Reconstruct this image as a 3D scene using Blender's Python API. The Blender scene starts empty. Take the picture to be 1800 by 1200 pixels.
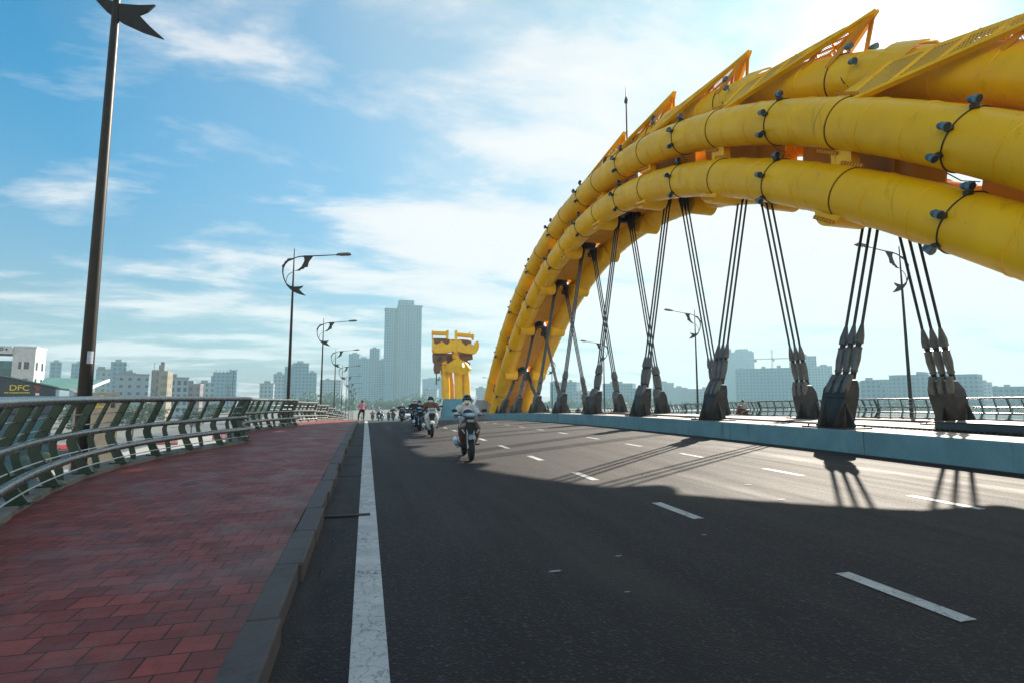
import bpy, math, random
from mathutils import Vector, Matrix
random.seed(11)
R = math.radians
SC = bpy.context.scene
COL = SC.collection

# ------------------------------------------------------------------ camera, sky, sun, exposure
CAM_H = 1.55
cam_d = bpy.data.cameras.new("camera")
cam_d.sensor_width = 36.0
cam_d.lens = 18.6
cam_d.clip_end = 6000
cam = bpy.data.objects.new("camera", cam_d)
cam.location = (0, 0, CAM_H)
cam.rotation_euler = (R(90 + 5.83), 0, R(-15.33))
COL.objects.link(cam)
SC.camera = cam

SUN_AZ, SUN_EL = 51.6, 30.3            # clockwise from the road's axis (+Y), above the horizon
sun_dir = Vector((math.sin(R(SUN_AZ)) * math.cos(R(SUN_EL)), math.cos(R(SUN_AZ)) * math.cos(R(SUN_EL)), math.sin(R(SUN_EL))))
sd = bpy.data.lights.new("sun", 'SUN')
sd.energy = 4.1
sd.angle = R(0.53)
sd.color = (1.0, 0.90, 0.76)
sun = bpy.data.objects.new("sun", sd)
sun.rotation_euler = sun_dir.to_track_quat('Z', 'Y').to_euler()
sun.location = (60, 40, 60)
COL.objects.link(sun)

W = bpy.data.worlds.new("World")
SC.world = W
W.use_nodes = True
wt = W.node_tree
for n in list(wt.nodes):
    wt.nodes.remove(n)


def nn(t, typ, **kw):
    n = t.nodes.new(typ)
    for k, v in kw.items():
        setattr(n, k, v)
    return n


def math_node(t, op, a, b=None, c=None, clamp=False):
    n = t.nodes.new('ShaderNodeMath')
    n.operation = op
    n.use_clamp = clamp
    for i, x in enumerate((a, b, c)):
        if x is None:
            continue
        if isinstance(x, (int, float)):
            n.inputs[i].default_value = x
        else:
            t.links.new(x, n.inputs[i])
    return n.outputs[0]


def ramp(t, fac, stops):
    n = t.nodes.new('ShaderNodeValToRGB')
    e = n.color_ramp.elements
    while len(e) > 1:
        e.remove(e[-1])
    e[0].position = stops[0][0]
    e[0].color = (*stops[0][1], 1) if isinstance(stops[0][1], tuple) else (stops[0][1],) * 3 + (1,)
    for p, c in stops[1:]:
        x = e.new(p)
        x.color = (*c, 1) if isinstance(c, tuple) else (c, c, c, 1)
    t.links.new(fac, n.inputs[0])
    return n.outputs[0]


def mixc(t, fac, a, b, mode='MIX'):
    n = t.nodes.new('ShaderNodeMix')
    n.data_type = 'RGBA'
    n.blend_type = mode
    if isinstance(fac, (int, float)):
        n.inputs[0].default_value = fac
    else:
        t.links.new(fac, n.inputs[0])
    for i, x in ((6, a), (7, b)):
        if isinstance(x, tuple):
            n.inputs[i].default_value = (*x, 1)
        else:
            t.links.new(x, n.inputs[i])
    return n.outputs[2]


def noise(t, vec, scale, detail=4, rough=.55, dist=0.0):
    n = nn(t, 'ShaderNodeTexNoise')
    n.inputs['Scale'].default_value = scale
    n.inputs['Detail'].default_value = detail
    n.inputs['Roughness'].default_value = rough
    n.inputs['Distortion'].default_value = dist
    if vec is not None:
        t.links.new(vec, n.inputs['Vector'])
    return n.outputs['Fac']


sky = nn(wt, 'ShaderNodeTexSky', sky_type='NISHITA')
sky.sun_disc = False
sky.sun_elevation = R(SUN_EL)
sky.sun_rotation = R(SUN_AZ)
sky.air_density = 1.0
sky.dust_density = 1.1
sky.ozone_density = 2.2
VEIL = (2.8, 2.1, 2.05)
CLOUD = (7.5, 7.1, 6.9)
tc = nn(wt, 'ShaderNodeTexCoord')
D = tc.outputs['Generated']
sx = nn(wt, 'ShaderNodeSeparateXYZ')
wt.links.new(D, sx.inputs[0])
# grade of the clear sky: clean azure away from the sun
hs = nn(wt, 'ShaderNodeVectorMath', operation='MULTIPLY')
wt.links.new(sky.outputs[0], hs.inputs[0])
hs.inputs[1].default_value = (.0, .94, 1.22)
dotn = nn(wt, 'ShaderNodeVectorMath', operation='DOT_PRODUCT')
wt.links.new(D, dotn.inputs[0])
dotn.inputs[1].default_value = sun_dir
sd_ = dotn.outputs['Value']
# thin clouds on a plane overhead: direction / height
zc = math_node(wt, 'ADD', math_node(wt, 'MAXIMUM', sx.outputs[2], 0.0), 0.10)
px = math_node(wt, 'DIVIDE', sx.outputs[0], zc)
py = math_node(wt, 'DIVIDE', sx.outputs[1], zc)
cv = nn(wt, 'ShaderNodeCombineXYZ')
wt.links.new(px, cv.inputs[0])
wt.links.new(py, cv.inputs[1])
mp = nn(wt, 'ShaderNodeMapping')
mp.inputs['Rotation'].default_value = (0, 0, R(-22))
mp.inputs['Scale'].default_value = (0.62, 1.0, 1)
mp.inputs['Location'].default_value = (3.1, 1.7, 0)
wt.links.new(cv.outputs[0], mp.inputs['Vector'])
n1 = noise(wt, mp.outputs[0], 1.7, 12, .62, .25)
n2 = noise(wt, mp.outputs[0], 0.42, 3, .5, .2)
cm = math_node(wt, 'ADD', math_node(wt, 'MULTIPLY', n1, .75), math_node(wt, 'MULTIPLY', n2, .45))
bias = math_node(wt, 'MULTIPLY', math_node(wt, 'SUBTRACT', sd_, .62), .30)
low0 = math_node(wt, 'MULTIPLY', math_node(wt, 'SUBTRACT', .36, sx.outputs[2]), .20)
# slight extra cloud added behind, out of view, to neutralise the ambient light
rear = ramp(wt, math_node(wt, 'SUBTRACT', .5, math_node(wt, 'MULTIPLY', sx.outputs[1], .5)), [(.45, 0.0), (.8, .02)])
low = math_node(wt, 'ADD', low0, rear)
cloud = ramp(wt, math_node(wt, 'ADD', cm, math_node(wt, 'ADD', bias, low)), [(.545, 0.0), (.60, .28), (.645, .72), (.71, 1.0)])
# horizon veil and the bright air round the sun
veil = ramp(wt, math_node(wt, 'MAXIMUM', sx.outputs[2], 0.0), [(0.0, .90), (.08, .70), (.20, .38), (.34, .10), (.45, 0.0)])
glow = ramp(wt, math_node(wt, 'MAXIMUM', sd_, 0.0), [(.36, 0.0), (.5, .14), (.65, .25), (.75, .44), (.87, .56), (.95, .66), (1.0, .80)])
glow2 = math_node(wt, 'POWER', math_node(wt, 'MAXIMUM', sd_, 0.0), 160.0)
c0 = mixc(wt, veil, hs.outputs[0], VEIL)
c1 = mixc(wt, glow, c0, (5.4, 5.5, 5.2))
c2 = mixc(wt, math_node(wt, 'MULTIPLY', cloud, .85), c1, CLOUD)
# unseen bright bank added low behind the camera to light the tubes
bank = math_node(wt, 'MULTIPLY', ramp(wt, math_node(wt, 'SUBTRACT', .5, math_node(wt, 'MULTIPLY', math_node(wt, 'ADD', sx.outputs[1], math_node(wt, 'MULTIPLY', sx.outputs[0], .35)), .5)), [(.52, 0.0), (.66, 1.0)]),
                 ramp(wt, sx.outputs[2], [(0.0, 1.0), (.38, .85), (.62, 0.0)]))
c2 = mixc(wt, math_node(wt, 'MULTIPLY', bank, math_node(wt, 'ADD', .62, math_node(wt, 'MULTIPLY', n1, .5))), c2, (14.0, 12.6, 9.8))
gl = nn(wt, 'ShaderNodeVectorMath', operation='SCALE')
gl.inputs[0].default_value = (6.6, 6.5, 6.2)
wt.links.new(math_node(wt, 'MULTIPLY', glow2, .75), gl.inputs['Scale'])
addc = nn(wt, 'ShaderNodeVectorMath', operation='ADD')
wt.links.new(c2, addc.inputs[0])
wt.links.new(gl.outputs[0], addc.inputs[1])
bg = nn(wt, 'ShaderNodeBackground')
bg.inputs['Strength'].default_value = 0.05
wt.links.new(addc.outputs[0], bg.inputs['Color'])
wo = nn(wt, 'ShaderNodeOutputWorld')
wt.links.new(bg.outputs[0], wo.inputs['Surface'])

SC.view_settings.view_transform = 'Standard'
SC.view_settings.look = 'None'
SC.view_settings.exposure = 1.5
SC.view_settings.gamma = 1.0
SC.view_settings.use_curve_mapping = False
SC.render.engine = 'CYCLES'
SC.cycles.use_denoising = True
SC.cycles.max_bounces = 7
SC.cycles.transparent_max_bounces = 12
SC.cycles.volume_bounces = 0
SC.cycles.sample_clamp_indirect = 8.0

# ------------------------------------------------------------------ the bridge's long profile
RA, RB = .0097, .000485
S0 = (RA + .045) / (2 * RB)


def rz(s):
    """height of the road surface at distance s along the bridge: a crest, then a steady fall"""
    if s < 0:
        return RA * s
    if s < S0:
        return RA * s - RB * s * s
    return RA * S0 - RB * S0 * S0 - .045 * (s - S0)


# ------------------------------------------------------------------ mesh helpers
class MB:
    def __init__(self):
        self.v, self.f, self.m = [], [], []

    def add(self, vs, fs, mi=0):
        o = len(self.v)
        self.v += [tuple(x) for x in vs]
        self.f += [tuple(i + o for i in q) for q in fs]
        self.m += [mi] * len(fs)
        return self

    def box(self, c, size, rot=None, mi=0, top=None):
        """box centred at c; top=(fx,fy) scales the upper face"""
        hx, hy, hz = size[0] / 2, size[1] / 2, size[2] / 2
        fx, fy = top or (1, 1)
        vs = [(-hx, -hy, -hz), (hx, -hy, -hz), (hx, hy, -hz), (-hx, hy, -hz),
              (-hx * fx, -hy * fy, hz), (hx * fx, -hy * fy, hz), (hx * fx, hy * fy, hz), (-hx * fx, hy * fy, hz)]
        c = Vector(c)
        vs = [(rot @ Vector(q) if rot else Vector(q)) + c for q in vs]
        return self.add(vs, [(0, 3, 2, 1), (4, 5, 6, 7), (0, 1, 5, 4), (1, 2, 6, 5), (2, 3, 7, 6), (3, 0, 4, 7)], mi)

    def hexa(self, a, mi=0):
        """eight corners: bottom ring, top ring"""
        return self.add(a, [(0, 3, 2, 1), (4, 5, 6, 7), (0, 1, 5, 4), (1, 2, 6, 5), (2, 3, 7, 6), (3, 0, 4, 7)], mi)

    def bar(self, p, q, w, h, up=(0, 0, 1), mi=0):
        p, q = Vector(p), Vector(q)
        d = (q - p)
        L = d.length
        d.normalize()
        u = Vector(up)
        x = d.cross(u)
        if x.length < 1e-5:
            x = d.cross(Vector((1, 0, 0)))
        x.normalize()
        y = x.cross(d)
        M = Matrix((x, d, y)).transposed()
        return self.box((p + q) / 2, (w, L, h), M, mi)

    def tube(self, pts, r, n=12, cap=True, mi=0, closed=False):
        P = [Vector(p) for p in pts]
        k = len(P)
        rr = r if isinstance(r, (list, tuple)) else [r] * k
        T = []
        for i in range(k):
            a = P[(i - 1) % k] if (closed or i > 0) else P[i]
            b = P[(i + 1) % k] if (closed or i < k - 1) else P[i]
            T.append((b - a).normalized())
        ref = Vector((0, 0, 1)) if abs(T[0].z) < .9 else Vector((1, 0, 0))
        x = T[0].cross(ref).normalized()
        vs = []
        for i in range(k):
            x = (x - T[i] * x.dot(T[i]))
            if x.length < 1e-6:
                x = T[i].cross(ref)
            x.normalize()
            y = T[i].cross(x)
            for j in range(n):
                a = 2 * math.pi * j / n
                vs.append(P[i] + (x * math.cos(a) + y * math.sin(a)) * rr[i])
        fs = []
        for i in range(k if closed else k - 1):
            i2 = (i + 1) % k
            for j in range(n):
                j2 = (j + 1) % n
                fs.append((i * n + j, i * n + j2, i2 * n + j2, i2 * n + j))
        if cap and not closed:
            fs.append(tuple(range(n - 1, -1, -1)))
            fs.append(tuple(range((k - 1) * n, k * n)))
        return self.add(vs, fs, mi)

    def torus(self, c, ax, Rr, r, n=24, m=8, mi=0):
        ax = Vector(ax).normalized()
        x = ax.orthogonal().normalized()
        y = ax.cross(x)
        c = Vector(c)
        pts = [c + (x * math.cos(2 * math.pi * i / n) + y * math.sin(2 * math.pi * i / n)) * Rr for i in range(n)]
        return self.tube(pts, r, m, closed=True, mi=mi)

    def prism(self, outline, o, ex, ey, th, mi=0):
        """2-D outline in the plane (o, ex, ey), thickness th across it"""
        o, ex, ey = Vector(o), Vector(ex), Vector(ey)
        ez = ex.cross(ey).normalized()
        n = len(outline)
        a = [o + ex * p[0] + ey * p[1] - ez * th / 2 for p in outline]
        b = [o + ex * p[0] + ey * p[1] + ez * th / 2 for p in outline]
        fs = [tuple(range(n - 1, -1, -1)), tuple(range(n, 2 * n))]
        fs += [(i, (i + 1) % n, n + (i + 1) % n, n + i) for i in range(n)]
        return self.add(a + b, fs, mi)

    def ball(self, c, r, nu=14, nv=9, mi=0, rot=None):
        rx, ry, rz_ = r if isinstance(r, (tuple, list)) else (r, r, r)
        c = Vector(c)
        vs = []

        def tr(p):
            p = Vector(p)
            return (rot @ p if rot else p) + c
        vs.append(tr((0, 0, -rz_)))
        for i in range(1, nv):
            a = -math.pi / 2 + math.pi * i / nv
            for j in range(nu):
                b = 2 * math.pi * j / nu
                vs.append(tr((rx * math.cos(a) * math.cos(b), ry * math.cos(a) * math.sin(b), rz_ * math.sin(a))))
        vs.append(tr((0, 0, rz_)))
        fs = [(0, 1 + (j + 1) % nu, 1 + j) for j in range(nu)]
        for i in range(nv - 2):
            for j in range(nu):
                a, b = 1 + i * nu + j, 1 + i * nu + (j + 1) % nu
                fs.append((a, b, b + nu, a + nu))
        top = len(vs) - 1
        b0 = 1 + (nv - 2) * nu
        fs += [(b0 + j, b0 + (j + 1) % nu, top) for j in range(nu)]
        return self.add(vs, fs, mi)

    def mesh(self, name, smooth=False):
        me = bpy.data.meshes.new(name)
        me.from_pydata(self.v, [], self.f)
        if any(self.m):
            me.polygons.foreach_set('material_index', self.m)
        if smooth:
            me.polygons.foreach_set('use_smooth', [True] * len(me.polygons))
        me.update()
        return me

    def build(self, name, mat, parent=None, loc=None, smooth=False, bevel=0.0, sharp=35):
        me = self.mesh(name, smooth)
        for m in (mat if isinstance(mat, (list, tuple)) else [mat]):
            me.materials.append(m)
        if smooth and sharp:
            me.set_sharp_from_angle(angle=R(sharp))
        o = bpy.data.objects.new(name, me)
        COL.objects.link(o)
        if parent:
            o.parent = parent
        if loc:
            o.location = loc
        if bevel:
            b = o.modifiers.new('bevel', 'BEVEL')
            b.width = bevel
            b.segments = 2
            b.limit_method = 'ANGLE'
            b.angle_limit = R(40)
        return o


def fuse(mb, name, mat, parent=None, voxel=.012, smooth_it=4, loc=None):
    """one continuous surface from overlapping limbs"""
    tmp = bpy.data.objects.new('tmp', mb.mesh('tmp'))
    COL.objects.link(tmp)
    m = tmp.modifiers.new('r', 'REMESH')
    m.mode = 'VOXEL'
    m.voxel_size = voxel
    s = tmp.modifiers.new('s', 'SMOOTH')
    s.iterations = smooth_it
    s.factor = .5
    dg = bpy.context.evaluated_depsgraph_get()
    dg.update()
    me = bpy.data.meshes.new_from_object(tmp.evaluated_get(dg))
    me.name = name
    bpy.data.objects.remove(tmp)
    me.materials.clear()
    me.materials.append(mat)
    me.polygons.foreach_set('use_smooth', [True] * len(me.polygons))
    o = bpy.data.objects.new(name, me)
    COL.objects.link(o)
    if parent:
        o.parent = parent
    if loc:
        o.location = loc
    return o


def tag(o, label=None, cat=None, group=None, kind=None):
    if label:
        o['label'] = label
    if cat:
        o['category'] = cat
    if group:
        o['group'] = group
    if kind:
        o['kind'] = kind
    return o


def thing(name, label, cat, loc=(0, 0, 0), rz_=0.0, group=None):
    e = bpy.data.objects.new(name, None)
    e.empty_display_size = .3
    e.location = loc
    e.rotation_euler = (0, 0, rz_)
    COL.objects.link(e)
    return tag(e, label, cat, group)


def copy_tree(o, parent=None):
    c = o.copy()
    COL.objects.link(c)
    c.parent = parent
    for ch in list(o.children):
        copy_tree(ch, c)
    return c


def repaint(o, table):
    """give the copy's own paint to the parts named in table (the mesh stays shared)"""
    for ch in [o] + list(o.children_recursive):
        k = ch.name.split('.')[0]
        if k in table and ch.type == 'MESH':
            ch.material_slots[0].link = 'OBJECT'
            ch.material_slots[0].material = table[k]


# ------------------------------------------------------------------ materials
MATS = {}


def newmat(name):
    m = bpy.data.materials.new(name)
    m.use_nodes = True
    t = m.node_tree
    b = t.nodes['Principled BSDF']
    return m, t, b


def objco(t, scale=None):
    c = nn(t, 'ShaderNodeTexCoord').outputs['Object']
    if scale:
        mpn = nn(t, 'ShaderNodeMapping')
        mpn.inputs['Scale'].default_value = scale
        t.links.new(c, mpn.inputs['Vector'])
        return mpn.outputs[0]
    return c


def bump(t, b, h, strength=.3, dist=.02):
    bn = nn(t, 'ShaderNodeBump')
    bn.inputs['Strength'].default_value = strength
    bn.inputs['Distance'].default_value = dist
    t.links.new(h, bn.inputs['Height'])
    t.links.new(bn.outputs[0], b.inputs['Normal'])


def mat(name, col, rough=.6, metal=0.0, var=.15, vs=3.0, bmp=0.0, bs=30.0, coat=0.0, spec=.5, dirt=None, scale=None):
    if name in MATS:
        return MATS[name]
    m, t, b = newmat(name)
    co = objco(t, scale)
    n = noise(t, co, vs, 5, .6)
    lo = tuple(c * (1 - var) for c in col)
    hi = tuple(min(1, c * (1 + var)) for c in col)
    c = ramp(t, n, [(.3, lo), (.7, hi)])
    if dirt:
        dn = ramp(t, noise(t, co, dirt[1], 6, .65, .4), [(.52, 0.0), (.72, 1.0)])
        c = mixc(t, math_node(t, 'MULTIPLY', dn, dirt[2]), c, dirt[0])
    t.links.new(c, b.inputs['Base Color'])
    b.inputs['Metallic'].default_value = metal
    b.inputs['Specular IOR Level'].default_value = spec
    r = nn(t, 'ShaderNodeMapRange')
    r.inputs['To Min'].default_value = max(.03, rough - .08)
    r.inputs['To Max'].default_value = min(1, rough + .08)
    t.links.new(noise(t, co, vs * 2.3, 4), r.inputs['Value'])
    t.links.new(r.outputs[0], b.inputs['Roughness'])
    if coat:
        b.inputs['Coat Weight'].default_value = coat
        b.inputs['Coat Roughness'].default_value = .12
    if bmp:
        bump(t, b, noise(t, co, bs, 4), bmp, .01)
    MATS[name] = m
    return m


def asphalt():
    m, t, b = newmat('asphalt')
    co = objco(t)
    big = noise(t, co, .45, 5, .62)
    streak = noise(t, objco(t, (1.5, .07, 1)), 1.3, 4, .6)      # tyre-polished bands along the lanes
    c = ramp(t, math_node(t, 'ADD', math_node(t, 'MULTIPLY', big, .5), math_node(t, 'MULTIPLY', streak, .5)),
             [(.34, (.0065, .0044, .0078)), (.66, (.0215, .016, .021))])
    v = nn(t, 'ShaderNodeTexVoronoi')
    v.inputs['Scale'].default_value = 55
    t.links.new(co, v.inputs['Vector'])
    sv = nn(t, 'ShaderNodeSeparateColor')
    t.links.new(v.outputs['Color'], sv.inputs[0])
    chips = ramp(t, sv.outputs[0], [(.78, 0.0), (.97, 1.0)])
    c = mixc(t, math_node(t, 'MULTIPLY', chips, .4), c, (.11, .10, .112))
    v2 = nn(t, 'ShaderNodeTexVoronoi')
    v2.inputs['Scale'].default_value = 24
    t.links.new(co, v2.inputs['Vector'])
    s2 = nn(t, 'ShaderNodeSeparateColor')
    t.links.new(v2.outputs['Color'], s2.inputs[0])
    spot = math_node(t, 'MULTIPLY', ramp(t, s2.outputs[1], [(.93, 0.0), (.97, 1.0)]), ramp(t, v2.outputs['Distance'], [(.15, 1.0), (.3, 0.0)]))
    c = mixc(t, math_node(t, 'MULTIPLY', spot, .5), c, (.2, .2, .2))
    fine = noise(t, co, 70, 4, .75)
    c = mixc(t, .75, c, ramp(t, fine, [(.36, .25), (.66, 1.0)]), 'MULTIPLY')
    pat = ramp(t, noise(t, objco(t, (.6, 1.7, 1)), 2.3, 8, .72, .3), [(.665, 0.0), (.69, 1.0)])
    c = mixc(t, math_node(t, 'MULTIPLY', pat, .6), c, (.008, .008, .009))
    dust = ramp(t, noise(t, objco(t, (1, .35, 1)), .5, 6, .66), [(.5, 0.0), (.72, 1.0)])
    c = mixc(t, math_node(t, 'MULTIPLY', dust, .22), c, (.085, .07, .06))
    xs = nn(t, 'ShaderNodeSeparateXYZ')
    t.links.new(co, xs.inputs[0])
    lanex = math_node(t, 'ABSOLUTE', math_node(t, 'SUBTRACT', math_node(t, 'MODULO', math_node(t, 'ADD', xs.outputs[0], 8.0), 4.0), 2.0))
    oil = math_node(t, 'MULTIPLY', ramp(t, lanex, [(.15, 1.0), (.75, 0.0)]), ramp(t, noise(t, objco(t, (1, .3, 1)), 1.1, 6, .65), [(.42, 0.0), (.66, 1.0)]))
    c = mixc(t, math_node(t, 'MULTIPLY', oil, .75), c, (.006, .006, .007))
    drip = math_node(t, 'MULTIPLY', ramp(t, noise(t, co, 7, 2, .5), [(.72, 0.0), (.75, 1.0)]), ramp(t, noise(t, co, .6, 3), [(.45, 0.0), (.6, 1.0)]))
    c = mixc(t, math_node(t, 'MULTIPLY', drip, .7), c, (.004, .004, .005))
    grit = ramp(t, math_node(t, 'ADD', math_node(t, 'ADD', xs.outputs[0], .5), math_node(t, 'MULTIPLY', math_node(t, 'SUBTRACT', noise(t, objco(t, (1, .5, 1)), 3.0, 7, .68), .5), .9)), [(.02, 1.0), (.32, 0.0)])
    c = mixc(t, math_node(t, 'MULTIPLY', grit, .55), c, (.060, .050, .044))
    t.links.new(c, b.inputs['Base Color'])
    b.inputs['Specular IOR Level'].default_value = .33
    b.inputs['Specular Tint'].default_value = (1.0, .95, .88, 1)
    t.links.new(ramp(t, math_node(t, 'ADD', math_node(t, 'MULTIPLY', fine, .4), math_node(t, 'MULTIPLY', math_node(t, 'ADD', streak, math_node(t, 'MULTIPLY', oil, -.25)), .6)), [(.25, .62), (.7, .88)]), b.inputs['Roughness'])
    h = math_node(t, 'ADD', fine, math_node(t, 'MULTIPLY', v.outputs['Distance'], .8))
    bump(t, b, h, .5, .012)
    return m


def road_paint():
    m, t, b = newmat('road_paint')
    co = objco(t)
    v = nn(t, 'ShaderNodeTexVoronoi', feature='DISTANCE_TO_EDGE')
    v.inputs['Scale'].default_value = 9
    w = nn(t, 'ShaderNodeVectorMath', operation='ADD')
    nv = nn(t, 'ShaderNodeTexNoise')
    nv.inputs['Scale'].default_value = 14
    t.links.new(co, nv.inputs['Vector'])
    sc_ = nn(t, 'ShaderNodeVectorMath', operation='SCALE')
    sc_.inputs['Scale'].default_value = .12
    t.links.new(nv.outputs['Color'], sc_.inputs[0])
    t.links.new(co, w.inputs[0])
    t.links.new(sc_.outputs[0], w.inputs[1])
    t.links.new(w.outputs[0], v.inputs['Vector'])
    crack = ramp(t, v.outputs['Distance'], [(.012, 1.0), (.05, 0.0)])
    amount = ramp(t, noise(t, co, .8, 3), [(.38, 0.0), (.6, 1.0)])
    wear = ramp(t, noise(t, co, 26, 6, .7), [(.55, 0.0), (.75, .75)])
    c = ramp(t, noise(t, co, 3, 5), [(.3, (.36, .34, .32)), (.7, (.56, .53, .50))])
    c = mixc(t, wear, c, (.20, .20, .20))
    c = mixc(t, math_node(t, 'MULTIPLY', crack, math_node(t, 'MULTIPLY', amount, .85)), c, (.05, .05, .055))
    t.links.new(c, b.inputs['Base Color'])
    b.inputs['Roughness'].default_value = .6
    return m


def pavers():
    m, t, b = newmat('red_pavers')
    co = objco(t)

    def brick(w_, h_, mort, c1, c2, cm_, off=.5):
        br = nn(t, 'ShaderNodeTexBrick')
        br.offset = off
        br.inputs['Scale'].default_value = 1.0
        br.inputs['Brick Width'].default_value = w_
        br.inputs['Row Height'].default_value = h_
        br.inputs['Mortar Size'].default_value = mort
        br.inputs['Mortar Smooth'].default_value = .15
        for k, c in (('Color1', c1), ('Color2', c2), ('Mortar', cm_)):
            br.inputs[k].default_value = (*c, 1)
        wob = nn(t, 'ShaderNodeVectorMath', operation='ADD')       # joints are never quite straight
        wn = nn(t, 'ShaderNodeTexNoise')
        wn.inputs['Scale'].default_value = 2.2
        t.links.new(co, wn.inputs['Vector'])
        ws = nn(t, 'ShaderNodeVectorMath', operation='SCALE')
        ws.inputs['Scale'].default_value = .016
        t.links.new(wn.outputs['Color'], ws.inputs[0])
        t.links.new(co, wob.inputs[0])
        t.links.new(ws.outputs[0], wob.inputs[1])
        t.links.new(wob.outputs[0], br.inputs['Vector'])
        return br
    big = brick(.215, .21, .0055, (.36, .066, .050), (.20, .040, .034), (.020, .012, .011))
    half = brick(.215, .105, .003, (1, 1, 1), (.74, .70, .70), (.55, .5, .5))
    c = mixc(t, .85, big.outputs['Color'], half.outputs['Color'], 'MULTIPLY')
    blot = ramp(t, noise(t, co, 1.3, 7, .66, .5), [(.44, 0.0), (.64, 1.0)])
    c = mixc(t, math_node(t, 'MULTIPLY', blot, .34), c, (.19, .105, .088))
    wet = ramp(t, noise(t, objco(t, (1, .6, 1)), 2.6, 6, .7, .3), [(.55, 0.0), (.68, 1.0)])
    c = mixc(t, math_node(t, 'MULTIPLY', wet, .45), c, (.045, .022, .019))
    edge = nn(t, 'ShaderNodeSeparateXYZ')
    t.links.new(co, edge.inputs[0])
    e2 = ramp(t, math_node(t, 'ADD', math_node(t, 'MULTIPLY', edge.outputs[0], .35), math_node(t, 'ADD', noise(t, co, 1.6, 6, .65), .44)),
              [(.55, 0.0), (.85, 1.0)])
    c = mixc(t, math_node(t, 'MULTIPLY', e2, .6), c, (.07, .052, .043))
    grain = ramp(t, noise(t, co, 90, 3, .7), [(.35, .72), (.65, 1.0)])
    c = mixc(t, .7, c, grain, 'MULTIPLY')
    t.links.new(c, b.inputs['Base Color'])
    fine = noise(t, co, 60, 4, .6)
    b.inputs['Specular IOR Level'].default_value = .38
    t.links.new(ramp(t, math_node(t, 'ADD', math_node(t, 'MULTIPLY', fine, .4), math_node(t, 'MULTIPLY', blot, .5)), [(.2, .72), (.8, .50)]), b.inputs['Roughness'])
    h = math_node(t, 'ADD', math_node(t, 'MULTIPLY', big.outputs['Fac'], -2.0), math_node(t, 'ADD', math_node(t, 'MULTIPLY', noise(t, co, 5, 3), 1.6), math_node(t, 'MULTIPLY', fine, .3)))
    bump(t, b, h, .5, .007)
    return m


def concrete(name, col, stain=(.12, .11, .10), streaks=True, amt=.55, rough=.75):
    if name in MATS:
        return MATS[name]
    m, t, b = newmat(name)
    co = objco(t)
    n = noise(t, co, 1.2, 6, .6)
    c = ramp(t, n, [(.3, tuple(x * .82 for x in col)), (.7, tuple(min(1, x * 1.12) for x in col))])
    g = ramp(t, noise(t, co, 30, 4, .7), [(.3, .75), (.7, 1.0)])
    c = mixc(t, .6, c, g, 'MULTIPLY')
    if streaks:
        s = ramp(t, noise(t, objco(t, (1.5, 1.5, .12)), 1.6, 6, .65), [(.56, 0.0), (.72, 1.0)])
    else:
        s = ramp(t, noise(t, co, 2.2, 7, .7, .5), [(.5, 0.0), (.68, 1.0)])
    c = mixc(t, math_node(t, 'MULTIPLY', s, amt), c, stain)
    t.links.new(c, b.inputs['Base Color'])
    b.inputs['Roughness'].default_value = rough
    bump(t, b, noise(t, co, 40, 5, .65), .25, .01)
    MATS[name] = m
    return m


def yellow_paint(name, c_lo, c_hi, rough=.33):
    m, t, b = newmat(name)
    co = objco(t)
    c = ramp(t, noise(t, co, .5, 4, .6), [(.3, c_lo), (.7, c_hi)])
    grime = ramp(t, noise(t, co, 2.6, 7, .68, .3), [(.56, 0.0), (.78, 1.0)])
    c = mixc(t, math_node(t, 'MULTIPLY', grime, .28), c, tuple(x * .5 for x in c_lo))
    # rain streaks that run down the tubes, touched-up patches, specks
    run = ramp(t, noise(t, objco(t, (1.0, 2.6, .35)), 1.8, 6, .66, .2), [(.58, 0.0), (.70, 1.0)])
    c = mixc(t, math_node(t, 'MULTIPLY', run, .42), c, tuple(x * .45 for x in c_lo))
    c = mixc(t, ramp(t, noise(t, co, .9, 2, .4), [(.56, 0.0), (.66, .5)]), c, tuple(min(1, x * 1.1) for x in c_hi))
    speck = ramp(t, noise(t, co, 17, 3, .6), [(.71, 0.0), (.75, .7)])
    c = mixc(t, speck, c, (.10, .05, .01))
    t.links.new(c, b.inputs['Base Color'])
    t.links.new(ramp(t, noise(t, co, 1.7, 5), [(.3, rough - .06), (.7, rough + .14)]), b.inputs['Roughness'])
    b.inputs['Specular IOR Level'].default_value = .28
    b.inputs['Coat Weight'].default_value = .22
    b.inputs['Coat Roughness'].default_value = .16
    bump(t, b, noise(t, co, 1.1, 3), .12, .05)
    return m


def perforated(name, col):
    """sheet with small round holes through it"""
    m, t, b = newmat(name)
    co = objco(t)
    s = nn(t, 'ShaderNodeSeparateXYZ')
    t.links.new(co, s.inputs[0])
    k = 2 * math.pi / .075
    a = math_node(t, 'SINE', math_node(t, 'MULTIPLY', s.outputs[1], k))
    q = math_node(t, 'SINE', math_node(t, 'MULTIPLY', math_node(t, 'ADD', s.outputs[0], s.outputs[2]), k * .55))
    hole = math_node(t, 'GREATER_THAN', math_node(t, 'ADD', a, q), .55)
    t.links.new(ramp(t, noise(t, co, .8, 4), [(.3, tuple(x * .85 for x in col)), (.7, col)]), b.inputs['Base Color'])
    b.inputs['Roughness'].default_value = .4
    tr = nn(t, 'ShaderNodeBsdfTransparent')
    mx = nn(t, 'ShaderNodeMixShader')
    t.links.new(hole, mx.inputs[0])
    t.links.new(b.outputs[0], mx.inputs[1])
    t.links.new(tr.outputs[0], mx.inputs[2])
    t.links.new(mx.outputs[0], t.nodes['Material Output'].inputs['Surface'])
    return m


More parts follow.
